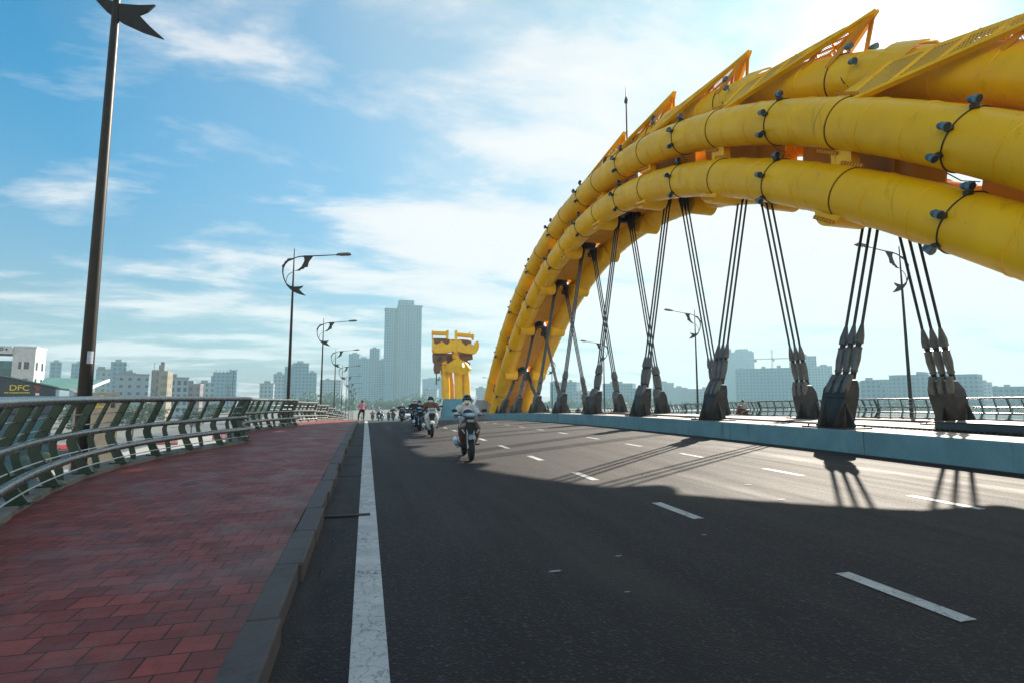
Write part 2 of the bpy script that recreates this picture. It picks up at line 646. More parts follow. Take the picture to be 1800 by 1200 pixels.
def facade(name, wall, glass, bw=3.2, rh=3.3, mort=.9, rough=.7):
    m, t, b = newmat(name)
    tcn = nn(t, 'ShaderNodeTexCoord')
    s = nn(t, 'ShaderNodeSeparateXYZ')
    t.links.new(tcn.outputs['Object'], s.inputs[0])
    ns = nn(t, 'ShaderNodeSeparateXYZ')
    t.links.new(tcn.outputs['Normal'], ns.inputs[0])
    side = math_node(t, 'GREATER_THAN', math_node(t, 'ABSOLUTE', ns.outputs[0]), .6)
    u = math_node(t, 'ADD', math_node(t, 'MULTIPLY', side, s.outputs[1]), math_node(t, 'MULTIPLY', math_node(t, 'SUBTRACT', 1.0, side), s.outputs[0]))
    cvn = nn(t, 'ShaderNodeCombineXYZ')
    t.links.new(math_node(t, 'ADD', u, 500.0), cvn.inputs[0])
    t.links.new(math_node(t, 'ADD', s.outputs[2], .4), cvn.inputs[1])
    br = nn(t, 'ShaderNodeTexBrick')
    br.offset = 0
    br.inputs['Scale'].default_value = 1
    br.inputs['Brick Width'].default_value = bw
    br.inputs['Row Height'].default_value = rh
    br.inputs['Mortar Size'].default_value = mort / 2
    br.inputs['Mortar Smooth'].default_value = 0
    br.inputs['Color1'].default_value = (*glass, 1)
    br.inputs['Color2'].default_value = (*[x * .5 for x in glass], 1)
    br.inputs['Mortar'].default_value = (*wall, 1)
    t.links.new(cvn.outputs[0], br.inputs['Vector'])
    st = ramp(t, noise(t, objco(t, (.4, .4, .05)), 1, 5, .6), [(.3, .75), (.7, 1.0)])
    t.links.new(mixc(t, .7, br.outputs['Color'], st, 'MULTIPLY'), b.inputs['Base Color'])
    b.inputs['Roughness'].default_value = rough
    return m


def foliage(name, a, c):
    m, t, b = newmat(name)
    geo = nn(t, 'ShaderNodeNewGeometry')
    col = mixc(t, geo.outputs['Random Per Island'], a, c)
    t.links.new(col, b.inputs['Base Color'])
    b.inputs['Roughness'].default_value = .65
    tr = nn(t, 'ShaderNodeBsdfTranslucent')
    t.links.new(col, tr.inputs['Color'])
    mx = nn(t, 'ShaderNodeMixShader')
    mx.inputs[0].default_value = .3
    t.links.new(b.outputs[0], mx.inputs[1])
    t.links.new(tr.outputs[0], mx.inputs[2])
    t.links.new(mx.outputs[0], t.nodes['Material Output'].inputs['Surface'])
    return m


M = {}
M['asphalt'] = asphalt()
M['paint'] = road_paint()
M['pavers'] = pavers()
M['kerb'] = concrete('kerb_concrete', (.085, .068, .068), (.025, .023, .023), False, .6)
M['plinth'] = concrete('plinth_concrete', (.20, .19, .17), (.035, .035, .03), False, .75)
M['median'] = concrete('median_concrete', (.15, .31, .37), (.045, .075, .08), True, .85)  # teal of its shaded side is put into the concrete colour
M['median_top'] = concrete('median_top', (.52, .49, .46), (.3, .28, .26), False, .4)
M['deck'] = concrete('deck_concrete', (.3, .3, .3))
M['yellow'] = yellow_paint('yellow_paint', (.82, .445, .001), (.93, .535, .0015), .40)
M['amber'] = yellow_paint('amber_steel', (.56, .245, .006), (.66, .31, .008), .55)  # deeper orange than the tubes, for soffit, webs, ribs and struts
M['mesh'] = perforated('perforated_yellow', (.76, .43, .004))
M['belt'] = mat('dark_belt', (.03, .028, .026), .6)
M['lampblue'] = mat('floodlight_grey_blue', (.10, .19, .26), .4, 0.3, .2, 9)
M['glass'] = mat('lamp_glass', (.02, .03, .05), .08, 0, .1, 5)
M['black'] = mat('black_paint', (.012, .012, .013), .5, 0, .2, 8)
M['pole'] = mat('lamp_pole_black', (.014, .0125, .011), .45, .4, .3, 4)
M['anchor'] = mat('anchor_dark_steel', (.026, .027, .029), .5, .35, .3, 3, .15, 30, dirt=((.09, .07, .05), 3, .5))
M['sleeve'] = mat('sleeve_grey_paint', (.095, .105, .112), .42, .2, .2, 5, dirt=((.10, .085, .07), 4, .5))
M['cable'] = mat('steel_cable', (.045, .047, .05), .4, .6, .2, 20)
M['socket'] = mat('dark_socket', (.035, .037, .04), .5, .4, .2, 6)
M['railgreen'] = mat('rail_post_green', (.006, .036, .023), .4, 0, .3, 6, coat=.2)
M['rail'] = mat('galvanised_rail', (.20, .212, .215), .28, .75, .18, 5, .1, 60)
M['stainless'] = mat('thin_rod_steel', (.55, .57, .58), .35, .8, .1, 8)
M['rust'] = mat('rusty_joint_steel', (.035, .026, .022), .7, .3, .5, 9, .4, 40)
M['brown'] = mat('brown_sheet', (.26, .165, .095), .6, 0, .12, 2)
M['dkbrown'] = mat('dark_red_brown', (.17, .066, .022), .55, 0, .25, 2)
M['white'] = mat('white_paint', (.74, .75, .75), .5, 0, .08, 2)
M['bluebase'] = concrete('blue_pedestal', (.10, .28, .36), (.06, .15, .2), True, .4)
M['greybase'] = concrete('grey_footing', (.30, .31, .32), (.14, .13, .12), True, .6)

# ------------------------------------------------------------------ setting: ground, water, decks
SMIN, SMAX = -14, 330


def srange(a, b, st):
    out = []
    s = a
    while s < b - 1e-6:
        out.append(s)
        s += st
    out.append(b)
    return out


def strip(x0, x1, off, a=SMIN, b=SMAX, st=1.5, mb=None, xs=None):
    """sheet that follows the bridge's profile"""
    mb = mb or MB()
    S = srange(a, b, st)
    vs = []
    for s in S:
        vs += [(x0(s) if callable(x0) else x0, s, rz(s) + off), (x1(s) if callable(x1) else x1, s, rz(s) + off)]
    fs = [(2 * i, 2 * i + 1, 2 * i + 3, 2 * i + 2) for i in range(len(S) - 1)]
    return mb.add(vs, fs)


def beam(x0, x1, z0, z1, a=SMIN, b=SMAX, st=1.5, mb=None):
    """solid bar that follows the bridge's profile"""
    mb = mb or MB()
    S = srange(a, b, st)
    vs = []
    for s in S:
        z = rz(s)
        X0 = x0(s) if callable(x0) else x0
        X1 = x1(s) if callable(x1) else x1
        vs += [(X0, s, z + z0), (X1, s, z + z0), (X1, s, z + z1), (X0, s, z + z1)]
    fs = []
    for i in range(len(S) - 1):
        a_, b_ = 4 * i, 4 * i + 4
        for j in range(4):
            k = (j + 1) % 4
            fs.append((a_ + j, a_ + k, b_ + k, b_ + j))
    fs.append((3, 2, 1, 0))
    e = 4 * (len(S) - 1)
    fs.append((e, e + 1, e + 2, e + 3))
    return mb.add(vs, fs)


GZ = -9.5
g = MB()
g.add([(-4000, -1500, GZ), (4000, -1500, GZ), (4000, 5000, GZ), (-4000, 5000, GZ)], [(0, 1, 2, 3)])
m_ground = concrete('bank_ground', (.17, .165, .15), (.07, .09, .045), False, .8, .9)
tag(g.build('ground', m_ground), kind='structure')
# river to the right and under the bridge
wmat, wt_, wb = newmat('river_water')
wb.inputs['Base Color'].default_value = (.05, .10, .11, 1)
wb.inputs['Roughness'].default_value = .12
bump(wt_, wb, noise(wt_, objco(wt_, (.25, .6, 1)), 1.2, 5), .35, .25)
w = MB()
w.add([(20, -900, GZ + .02), (1500, -900, GZ + .02), (560, 420, GZ + .02), (40, 300, GZ + .02), (-12, 240, GZ + .02), (-12, 150, GZ + .02), (20, 60, GZ + .02)],
      [(0, 1, 2, 3, 4, 5, 6)])
tag(w.build('river', wmat), kind='structure')
# street and paving on the near bank, left of the bridge
st_ = MB()
st_.add([(-400, 96, GZ + .03), (-14, 96, GZ + .03), (-14, 112, GZ + .03), (-400, 112, GZ + .03)], [(0, 1, 2, 3)])
st_.add([(-60, -20, GZ + .034), (-46, -20, GZ + .034), (-46, 250, GZ + .034), (-60, 250, GZ + .034)], [(0, 1, 2, 3)])
tag(st_.build('street', mat('street_asphalt', (.10, .10, .105), .7, 0, .25, .3)), kind='structure')
pl = MB()
pl.add([(-46, 30, GZ + .02), (-14, 30, GZ + .02), (-14, 96, GZ + .02), (-46, 96, GZ + .02)], [(0, 1, 2, 3)])
pl.add([(-46, 112, GZ + .02), (-14, 112, GZ + .02), (-14, 190, GZ + .02), (-46, 190, GZ + .02)], [(0, 1, 2, 3)])
tag(pl.build('plaza', concrete('plaza_paving', (.36, .35, .33), (.2, .19, .18), False, .5)), kind='structure')

KX = -.46                 # road-side face of the kerb
MX0, MX1 = 12.35, 18.25   # concrete median that carries the arch
CX = 15.3
d = beam(-3.2, 33.8, -1.6, -.02)
tag(d.build('bridge_deck', M['deck']), kind='structure')
road = strip(KX - .25, MX0 + .2, 0).build('road', M['asphalt'])
tag(road, kind='structure')
road2 = strip(MX1 - .2, 31.4, 0).build('road', M['asphalt'])
tag(road2, kind='structure')


def line(x0, x1, a, b, off=.005):
    return strip(x0, x1, off, a, b, .8)


edge = line(-.05, .165, SMIN, 230).build('edge_line', M['paint'], road)
# dashes: lane lines at 4 m and 8 m
DASH = 3.05
for lane, first in ((4.0, 2.82), (8.0, 5.35)):
    s = first - 2 * DASH
    while s < 72:
        if s > -4:
            mb = MB()
            a, b = s, s + 1.0
            mb.add([(lane - .075, a, rz(a) + .005), (lane + .075, a, rz(a) + .005), (lane + .075, b, rz(b) + .005), (lane - .075, b, rz(b) + .005)], [(0, 1, 2, 3)])
            mb.build('lane_dash', M['paint'], road)
        s += DASH
for lane in (22.6, 26.6):
    s = 10.0
    while s < 60:
        mb = MB()
        mb.add([(lane - .075, s, rz(s) + .005), (lane + .075, s, rz(s) + .005), (lane + .075, s + 1, rz(s + 1) + .005), (lane - .075, s + 1, rz(s + 1) + .005)], [(0, 1, 2, 3)])
        mb.build('lane_dash', M['paint'], road2)
        s += DASH
# old glued marker stubs and chips of white on the asphalt
mb = MB()
for (x, y, r) in ((1.62, 4.5, .026), (2.35, 4.75, .016), (5.9, 6.6, .03), (6.3, 7.8, .03), (2.0, 3.9, .012), (3.6, 5.2, .014)):
    n = 7
    pts = [(x + r * (1 + .5 * random.random()) * 2 * math.cos(6.28 * i / n), y + r * (.7 + .5 * random.random()) * math.sin(6.28 * i / n), rz(y) + .006) for i in range(n)]
    mb.add(pts, [tuple(range(n))])
mb.build('paint_chip', mat('chip_grey', (.25, .25, .25), .7), road)

# kerb with recessed drain mouths; every block a little out of line
mb = MB()
s = -4.0
i = 0
drains = [7.25 + 3.35 * k for k in range(-3, 16)]
while s < 120:
    L = 1.1 if s < 60 else 4
    j = random.uniform(-.008, .008)
    z1 = .155 + random.uniform(-.006, .006)
    near = min(abs(s + L / 2 - q) for q in drains)
    x1 = KX + j - (.03 if near < .56 else 0)
    beam(-.675 + j, x1, -.02, z1, s, s + L - .006, L, mb)
    s += L
    i += 1
tag(mb.build('kerb', M['kerb'], bevel=.018), kind='structure')
gut = concrete('gutter_dirt', (.10, .092, .08), (.045, .042, .04), False, .8, .9)
# steel expansion joint by the kerb
mb = MB()
mb.bar((KX - .02, 7.14, rz(7.14) + .012), (.09, 7.14, rz(7.14) + .012), .075, .02)
mb.build('expansion_joint', M['rust'], road, bevel=.004)
mb = MB()
for q in drains[1:8]:
    if q > 7.9:
        mb.bar((KX - .02, q, rz(q) + .006), (-.02, q, rz(q) + .006), .02, .008)
mb.build('sawn_joint', M['belt'], road)
mb = MB()   # cracks running along the gutter
for (x0, y0, n_) in ((-.33, 4.9, 12),):
    x, y = x0, y0
    pts = []
    for k in range(n_):
        pts.append((x, y, rz(y) + .004))
        x += random.uniform(-.025, .035)
        y += random.uniform(.08, .16)
    mb.tube(pts, .0035, 4)
mb.build('crack', M['black'], road)

# scalloped left edge of the footway (the railings stand on it)
PER, CUSP0, EDGE = 11.45, 5.9, -3.33


def wave(s):
    u = ((s - CUSP0) / PER) % 1.0
    return 1.12 * math.sin(math.pi * u ** .95)


def leftx(s):
    return EDGE - wave(s)


def rightx(s):
    return 2 * CX - leftx(s)


sw = MB()
S = srange(-6, 150, .4) + srange(153, SMAX, 3)
vs = []
for s in S:
    for k in range(3):
        f = k / 2
        x = leftx(s) * (1 - f) + (-.672) * f
        vs.append((x, s, rz(s) + .15))
sw.add(vs, [(3 * i + k, 3 * i + k + 1, 3 * i + k + 4, 3 * i + k + 3) for i in range(len(S) - 1) for k in range(2)])
tag(sw.build('sidewalk', M['pavers']), kind='structure')
sw = MB()
vs = []
for s in S:
    vs += [(31.9, s, rz(s) + .15), (rightx(s), s, rz(s) + .15)]
sw.add(vs, [(2 * i, 2 * i + 1, 2 * i + 3, 2 * i + 2) for i in range(len(S) - 1)])
tag(sw.build('sidewalk', M['pavers']), kind='structure')
mb = beam(31.35, 31.95, -.02, .155, -4, 120, 2)
tag(mb.build('kerb', M['kerb']), kind='structure')
# deck edge girder under the scallops
mb = MB()
beam(lambda s: leftx(s) - .42, -2.9, -.9, .10, -6, 150, .5, mb)
beam(33.5, lambda s: rightx(s) + .42, -.9, .10, -6, 150, .5, mb)
tag(mb.build('deck_edge', M['deck']), kind='structure')
# rough low plinth along the railing foot
mb = MB()
beam(lambda s: leftx(s) - .40, lambda s: leftx(s) + .02 + .012 * math.sin(s * 9), .05, .235, -6, 150, .25, mb)
tag(mb.build('footway_plinth', M['plinth'], bevel=.015), kind='structure')
mb = MB()
beam(lambda s: rightx(s) - .02, lambda s: rightx(s) + .40, .05, .235, -6, 150, .4, mb)
tag(mb.build('footway_plinth', M['plinth']), kind='structure')

# concrete median: cast in lengths with open joints
for i, (a, b) in enumerate([(-14, 10.9)] + [(10.92 + 5.7 * k, 10.92 + 5.7 * k + 5.68) for k in range(9)] + [(62.22, 66)]):
    mb = beam(MX0, MX1, -.02, .585, a, b, 1.5)
    o = mb.build('median', M['median'], bevel=.03)
    tag(o, kind='structure')
mb = strip(MX0 + .03, MX1 - .03, .592, -14, 66, 1.5)
tag(mb.build('median_top', M['median_top']), kind='structure')
mb = strip(MX0 - .16, MX0 - .003, .004, -14, 120, 1.0)
mb.build('gutter', gut, road)
mb = beam(MX0 + .02, MX1 - .02, -.02, .35, 66.2, 230, 4)
tag(mb.build('median', M['median']), kind='structure')

# ------------------------------------------------------------------ the yellow tube arch
NEAR, FAR = 13.6, 17.0
CL = (0.567, -0.681, -15.951, -0.6, 12.677)
CU = (-1.792, .105, -13.011, .033, 14.637)


def poly(c, s):
    u = (s - 30) / 30
    r = 0
    for k in c:
        r = r * u + k
    return r


def zl(s):
    return poly(CL, s)


def zu(s):
    return poly(CU, s)


def tn(fz, s):
    m = (fz(s + .05) - fz(s - .05)) / .1
    t = Vector((0, 1, m)).normalized()
    return t, Vector((0, -t.z, t.y))


def ptl(s, x=NEAR, off=0):
    t, n = tn(zl, s)
    return Vector((x, s, zl(s))) + n * off


def ptu(s, x=NEAR, off=0):
    t, n = tn(zu, s)
    return Vector((x, s, zu(s))) + n * off


def ptt(s, off=0, x=CX):
    return ptu(s, x, 1.6 + off)


TR = .74
NODE0, STEP = 12.05, 5.62
nodes = {k: NODE0 + STEP * k for k in range(-1, 9)}
arch = thing('dragon_arch', 'huge glossy yellow five-tube arch with pointed dorsal scales above the concrete median', 'bridge arch', (CX, 30, rz(30)))
AO = -Vector(arch.location)


class AMB(MB):
    """arch parts are drawn in world metres and stored relative to the arch's base"""
    def build(s, name, mat, parent=arch, **kw):
        s.v = [tuple(Vector(v) + AO) for v in s.v]
        return MB.build(s, name, mat, parent, **kw)


def beaded(P, a, b):
    """tube centre line and radii with thin weld beads along it"""
    ss = [(q, TR) for q in srange(a, b, .9)]
    for k in range(-1, 9):
        for f in (.22, .58, .80):
            q = nodes[k] + STEP * f
            if a + .1 < q < b - .1:
                ss = [x for x in ss if abs(x[0] - q) > .05]
                ss += [(q - .03, TR), (q - .016, TR + .019), (q + .016, TR + .019), (q + .03, TR)]
    ss.sort()
    return [P(x[0]) for x in ss], [x[1] for x in ss]


for x in (NEAR, FAR):
    p_, r_ = beaded(lambda s: ptl(s, x), -1.0, 57.2)
    AMB().tube(p_, r_, 40).build('lower_tube', M['yellow'], smooth=True)
    p_, r_ = beaded(lambda s: ptu(s, x), -.6, 59.8)
    AMB().tube(p_, r_, 40).build('upper_tube', M['yellow'], smooth=True)
p_, r_ = beaded(lambda s: ptt(s), -.6, 60.5)
AMB().tube(p_, r_, 40).build('top_tube', M['yellow'], smooth=True)

# soffit plate between the lower tubes with openings for the hangers, web plates inside
def plate(mb, pts_a, pts_b, th):
    """ribbon between two point rows, thickened across"""
    n = len(pts_a)
    vs = []
    for a, b in zip(pts_a, pts_b):
        vs += [a, b]
    nor = (pts_a[1] - pts_a[0]).cross(pts_b[0] - pts_a[0]).normalized() * th
    allv = vs + [Vector(v) + nor for v in vs]
    N = 2 * n
    fs = []
    for i in range(n - 1):
        a = 2 * i
        fs.append((a, a + 1, a + 3, a + 2))
        fs.append((N + a, N + a + 2, N + a + 3, N + a + 1))
        fs.append((a, a + 2, N + a + 2, N + a))
        fs.append((a + 1, N + a + 1, N + a + 3, a + 3))
    fs.append((0, N, N + 1, 1))
    e = 2 * (n - 1)
    fs.append((e, e + 1, N + e + 1, N + e))
    mb.add(allv, fs)


for k in range(-1, 9):
    a, b = nodes[k] + .55, (nodes[k + 1] - .55 if k < 8 else 58)
    if k == 7:
        b = 56
    if k == 8:
        continue
    mb = AMB()
    ss = srange(a, b, .8)
    plate(mb, [ptl(s, NEAR + .55, .1) for s in ss], [ptl(s, FAR - .55, .1) for s in ss], .05)
    # strips either side of the hanger opening
    ss = srange(b + .002, b + 1.098, .55)
    if k < 7:
        plate(mb, [ptl(s, NEAR + .55, .1) for s in ss], [ptl(s, CX - .62, .1) for s in ss], .05)
        plate(mb, [ptl(s, CX + .62, .1) for s in ss], [ptl(s, FAR - .55, .1) for s in ss], .05)
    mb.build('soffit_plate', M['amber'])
    mb = AMB()
    a2, b2 = nodes[k] - 1.42, nodes[k] + 3.35
    ss = srange(a2, b2, .8)
    plate(mb, [ptl(s, CX, .16) for s in ss], [ptu(s, CX, 1.1) for s in ss], .05)
    # stiffeners
    for f in (.3, .7):
        s = a2 + (b2 - a2) * f
        mb.bar(ptl(s, CX - .12, .3), ptu(s, CX - .12, .9), .18, .03, up=(1, 0, 0))
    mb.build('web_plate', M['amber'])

# frames (diaphragm bands) at the nodes
for k in range(-1, 9):
    s = nodes[k]
    tl, nl = tn(zl, s)
    tu_, nu_ = tn(zu, s)
    L_, U_, T_ = ptl(s), ptu(s), ptt(s)
    mb = AMB()
    hw = .40
    for x, sg in ((NEAR, 1), (FAR, -1)):
        l, u = Vector((x + sg * .06, L_.y, L_.z)), Vector((x + sg * .06, U_.y, U_.z))
        # plate lower tube -> upper tube, its outer face flush with the tubes' shoulders
        mb.hexa([l - tl * hw + Vector((-.16, 0, 0)), l + tl * hw + Vector((-.16, 0, 0)), l + tl * hw + Vector((.16, 0, 0)), l - tl * hw + Vector((.16, 0, 0)),
                 u - tu_ * hw + Vector((-.16, 0, 0)), u + tu_ * hw + Vector((-.16, 0, 0)), u + tu_ * hw + Vector((.16, 0, 0)), u - tu_ * hw + Vector((.16, 0, 0))])
        # plate upper tube -> top tube, rounded over the top tube's shoulder
        pts = []
        c = Vector((CX, T_.y, T_.z))
        for i in range(8):
            a = R(8 + i * 13)
            pts.append(c + Vector((-sg * math.sin(a), 0, 0)) * (TR + .14) + nu_ * math.cos(a) * (TR + .14))
        pts.append(u + nu_ * .55 + Vector((-sg * .35, 0, 0)))
        pts.append(u + nu_ * .15 + Vector((-sg * .72, 0, 0)))
        A = [p - tu_ * hw * 1.15 for p in pts]
        B = [p + tu_ * hw * 1.15 for p in pts]
        plate(mb, A, B, .05 * sg)
    # rounded stub brackets under each lower tube
    mb.build('frame_plate', M['yellow'], bevel=.02)
    for x, sg in ((NEAR, 1), (FAR, -1)):
        pA, pB = ptl(s, x - sg * .40, -.50), ptl(s, x + sg * .95, -.50)
        dx = Vector((sg * .01, 0, 0))
        AMB().tube([pA, pA + dx, pB - dx * 12, pB - dx * 3, pB], [.48, .52, .52, .44, .30], 28).build('stub_bracket', M['yellow'], smooth=True)
    # ribbed edge strips on the near plates
    for P, tt, nn_, base in ((L_, tl, nl, 0), (U_, tu_, nu_, 1)):
        for o, x in ((.80, NEAR - .16), (-.84, NEAR - .16)):
            if base == 0 and o < 0:
                x = NEAR - .44
            mb = AMB()
            mb.bar(Vector((x + .03, P.y, P.z)) + nn_ * o - tt * .4, Vector((x + .03, P.y, P.z)) + nn_ * o + tt * .4, .03, .09, up=(1, 0, 0))
            for i in range(8):
                c = Vector((x, P.y, P.z)) + nn_ * o + tt * (-.36 + i * .103)
                mb.bar(c - nn_ * .055, c + nn_ * .055, .05, .07, up=(1, 0, 0))
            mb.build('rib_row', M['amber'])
    # raised band with a dark seam either side on the upper near tube; single band on the lower
    for fz, P, x in ((zu, ptu, NEAR), (zl, ptl, NEAR), (zu, ptu, FAR), (zl, ptl, FAR)):
        mb = AMB()
        mb.tube([P(s + q, x) for q in (-.16, -.155, .155, .16)], [TR, TR + .035, TR + .035, TR], 40)
        mb.build('tube_band', M['yellow'], smooth=True)
    for P, fz in ((ptu, zu), (ptl, zl)):
        for q in (-.18, .18) if P is ptu else (-.18,):
            AMB().torus(P(s + q), tn(fz, s)[0], TR + .008, .013, 40, 6).build('seam', M['belt'], smooth=True)

# dorsal scales: swept roof-like fins of perforated sheet
def top_off(s):
    return 3.45 * math.sqrt(1 + ((zu(s + .1) - zu(s - .1)) / .2) ** 2)


fin_s = [nodes[k] for k in range(-1, 4)]
for s in fin_s:
    T = Vector((CX, s - .02, zu(s) + top_off(s)))
    Sb = ptt(s + 4.75, .70)
    root = AMB()
    fin = root.tube([T + Vector((0, 0, -.02)), (T + Sb) / 2, Sb], [.03, .06, .07], 10).build('dorsal_scale', M['yellow'], smooth=True)
    for sg in (-1, 1):
        xe = CX + sg * (CX - 13.18)
        e = ptu(s + STEP, 0, .36)
        E_ = Vector((xe, e.y, e.z))
        m_ = ptu(s + STEP - .25, 0, 1.75)
        Em = Vector((CX + sg * 1.02, m_.y, m_.z))
        rear = ptu(s + .25, 0, 1.9)             # rear lower corner on the shoulder of the top tube

        def lerp(a, b, f):
            return a + (b - a) * f
        # two sheets with a fold between them
        mb = AMB()
        n_ = 7
        for A, B in ((Sb, Em), (Em, E_)):
            ra = [lerp(T, A, .24 + .76 * i / n_) for i in range(n_ + 1)]
            rb = [lerp(T, B, .24 + .76 * i / n_) for i in range(n_ + 1)]
            vs = []
            for p, q in zip(ra, rb):
                vs += [p, q]
            mb.add(vs, [(2 * i, 2 * i + 1, 2 * i + 3, 2 * i + 2) for i in range(n_)])
        mb.v = [tuple(Vector(v) + AO) for v in mb.v]
        o = MB.build(mb, 'perforated_sheet', M['mesh'], fin)
        # solid tip, edge rims, fold bead, ribs
        mb = AMB()
        for A, B in ((Sb, Em), (Em, E_)):
            p0, p1, p2 = T, lerp(T, A, .26), lerp(T, B, .26)
            nrm = (p1 - p0).cross(p2 - p0).normalized() * .03
            mb.add([p0, p1, p2, p0 + nrm, p1 + nrm, p2 + nrm], [(0, 1, 2), (5, 4, 3), (0, 3, 4, 1), (1, 4, 5, 2), (2, 5, 3, 0)])
        mb.bar(T, E_, .10, .17, up=(sg, 0, .3))
        mb.bar(lerp(T, Em, .2), Em, .05, .08)
        mb.bar(Sb, Em, .08, .10)
        mb.bar(Em, E_, .08, .10)
        for f in (.42, .6, .78):
            mb.bar(lerp(T, Sb, f), lerp(T, Em, f), .07, .09)
            mb.bar(lerp(T, Em, f), lerp(T, E_, f), .07, .09)
        mb.v = [tuple(Vector(v) + AO) for v in mb.v]
        MB.build(mb, 'scale_frame', M['yellow'], fin)
        # underside: rear legs from the tip down to the tube, with round-cornered openings
        def under(q, x, h):
            # shoulder of the top tube straight below station q
            t_, n_2 = tn(zu, q + 1.2)
            return Vector((x, q, zu(q + .9) + n_2.z * 1.6 + h))
        for f_, top_, q_, x_, h_ in ((0, lerp(T, Em, .03), 1.25, .75, .15), (1, lerp(T, Em, .30), 2.3, .66, .2), (2, lerp(T, Em, .55), 3.3, .7, .2)):
            mb = AMB()
            mb.bar(top_, under(s + q_, CX + sg * x_, h_), .16, .05, up=(sg, 0, 0))
            mb.v = [tuple(Vector(v) + AO) for v in mb.v]
            MB.build(mb, 'strut', M['amber'], fin)
# ridge rail over the falling half
mb = AMB()
rs = srange(31.5, 58, 1.2)
for x in (CX - .45, CX + .45):
    mb.tube([ptt(s, .98 if s < 45 else .9, x) for s in rs], .05, 6)
    for s in rs[::2]:
        mb.bar(ptt(s, .55, x), ptt(s, .95, x), .06, .06)
mb.build('ridge_rail', M['yellow'])
# lightning rod near the crown
mb = AMB()
b0 = ptt(28.7, .70)
mb.tube([b0, b0 + Vector((0, 0, 2.9)), b0 + Vector((0, 0, 3.0))], [.05, .04, .04], 8)
mb.tube([b0 + Vector((0, 0, 2.95)), b0 + Vector((0, 0, 3.05)), b0 + Vector((0, 0, 3.4)), b0 + Vector((0, 0, 4.1))], [.10, .13, .03, .008], 10)
mb.build('lightning_rod', M['socket'], smooth=True)

# dark belts that carry the floodlights
def floodlight_mb():
    b, l = MB(), MB()
    b.tube([(0, 0, 0), (0, .03, 0), (0, .10, 0), (0, .12, 0), (0, .27, 0), (0, .30, 0), (0, .42, 0), (0, .45, 0)], [.05, .085, .085, .105, .115, .135, .140, .138], 18)
    for q in (.15, .19, .23):
        b.torus((0, q, 0), (0, 1, 0), .115, .012, 18, 6)
    b.box((0, .22, -.16), (.05, .06, .14))
    b.box((0, .20, -.225), (.11, .14, .025))
    l.tube([(0, .448, 0), (0, .456, 0)], [.122, .122], 18)
    return b, l


fb, fl = floodlight_mb()
fb.v = [(x * .72, y * .62, z * .72) for x, y, z in fb.v]
fl.v = [(x * .72, y * .62, z * .72) for x, y, z in fl.v]
flood_mesh = fb.mesh('floodlight', True)
flood_mesh.materials.append(M['lampblue'])
flood_mesh.set_sharp_from_angle(angle=R(40))
lens_mesh = fl.mesh('lens')
lens_mesh.materials.append(M['glass'])


def add_flood(P, axis, up, tilt=0):
    up = (up - axis * up.dot(axis)).normalized()
    x = axis.cross(up).normalized()
    m3 = Matrix((x, axis, up)).transposed()
    m3 = m3 @ Matrix.Rotation(R(tilt), 3, 'X')
    o = bpy.data.objects.new('floodlight', flood_mesh)
    l = bpy.data.objects.new('lens', lens_mesh)
    for q in (o, l):
        COL.objects.link(q)
    o.parent = arch
    l.parent = o
    o.matrix_local = Matrix.Translation(P + AO) @ m3.to_4x4()


def around(P, t, n, deg, r):
    """point beside a tube: angle from its crown towards the roadway"""
    a = R(deg)
    d_ = n * math.cos(a) + Vector((-1, 0, 0)) * math.sin(a)
    return P + d_ * r, d_


for k in range(-1, 8):
    for fz, P, f0, angs in ((zu, ptu, .40, (28, 78, 122)), (zl, ptl, .445, (30, 82, 138))):
        s = nodes[k] + STEP * f0
        t, n = tn(fz, s)
        mb = AMB()
        mb.torus(P(s), t, TR + .014, .018, 40, 6)
        for a in angs:
            q, d_ = around(P(s), t, n, a, TR + .05)
            mb.box(tuple(q), (.16, .13, .10))
        mb.build('cable_belt', M['belt'], smooth=True)
        for a in angs:
            if k > 4 and a == angs[1]:
                continue
            q, d_ = around(P(s + .16), t, n, a, TR + .18)
            add_flood(q, -t, d_, 10)
    s = nodes[k] + STEP * .36
    t, n = tn(zu, s)
    mb = AMB()
    mb.torus(ptt(s), t, TR + .016, .02, 40, 6)
    q1, _ = around(ptt(s), t, n, 40, TR + .02)
    q2, _ = around(ptt(s - .7), t, n, 110, TR + .03)
    q3, _ = around(ptt(s - 1.1), t, n, 150, TR + .02)
    mb.tube([q1, (q1 + q2) / 2 + Vector((-.1, 0, -.1)), q2, q3], .017, 6)
    mb.build('cable_belt', M['belt'], smooth=True)
    for a, ds in ((35, .25), (75, .9), (-20, .3)):
        q, d_ = around(ptt(s - ds), t, n, a, TR + .22)
        add_flood(q, -t, d_, 14)
# loose black wires
mb = AMB()
for k in range(-1, 5):
    s = nodes[k] + 2.3
    a, b = ptu(s, NEAR - .1, -.78), ptl(s + .4, NEAR, .78)
    mb.tube([a, a + Vector((-.05, -.35, -.35)), (a + b) / 2 + Vector((-.1, -.5, -.25)), b], .014, 6)
    a, b = ptt(s + 1.2, -.76, CX - .2), ptu(s + 1.9, NEAR + .2, .74)
    mb.tube([a, (a + b) / 2 + Vector((-.25, .1, -.3)), b], .014, 6)
mb.build('wire', M['black'], smooth=True)

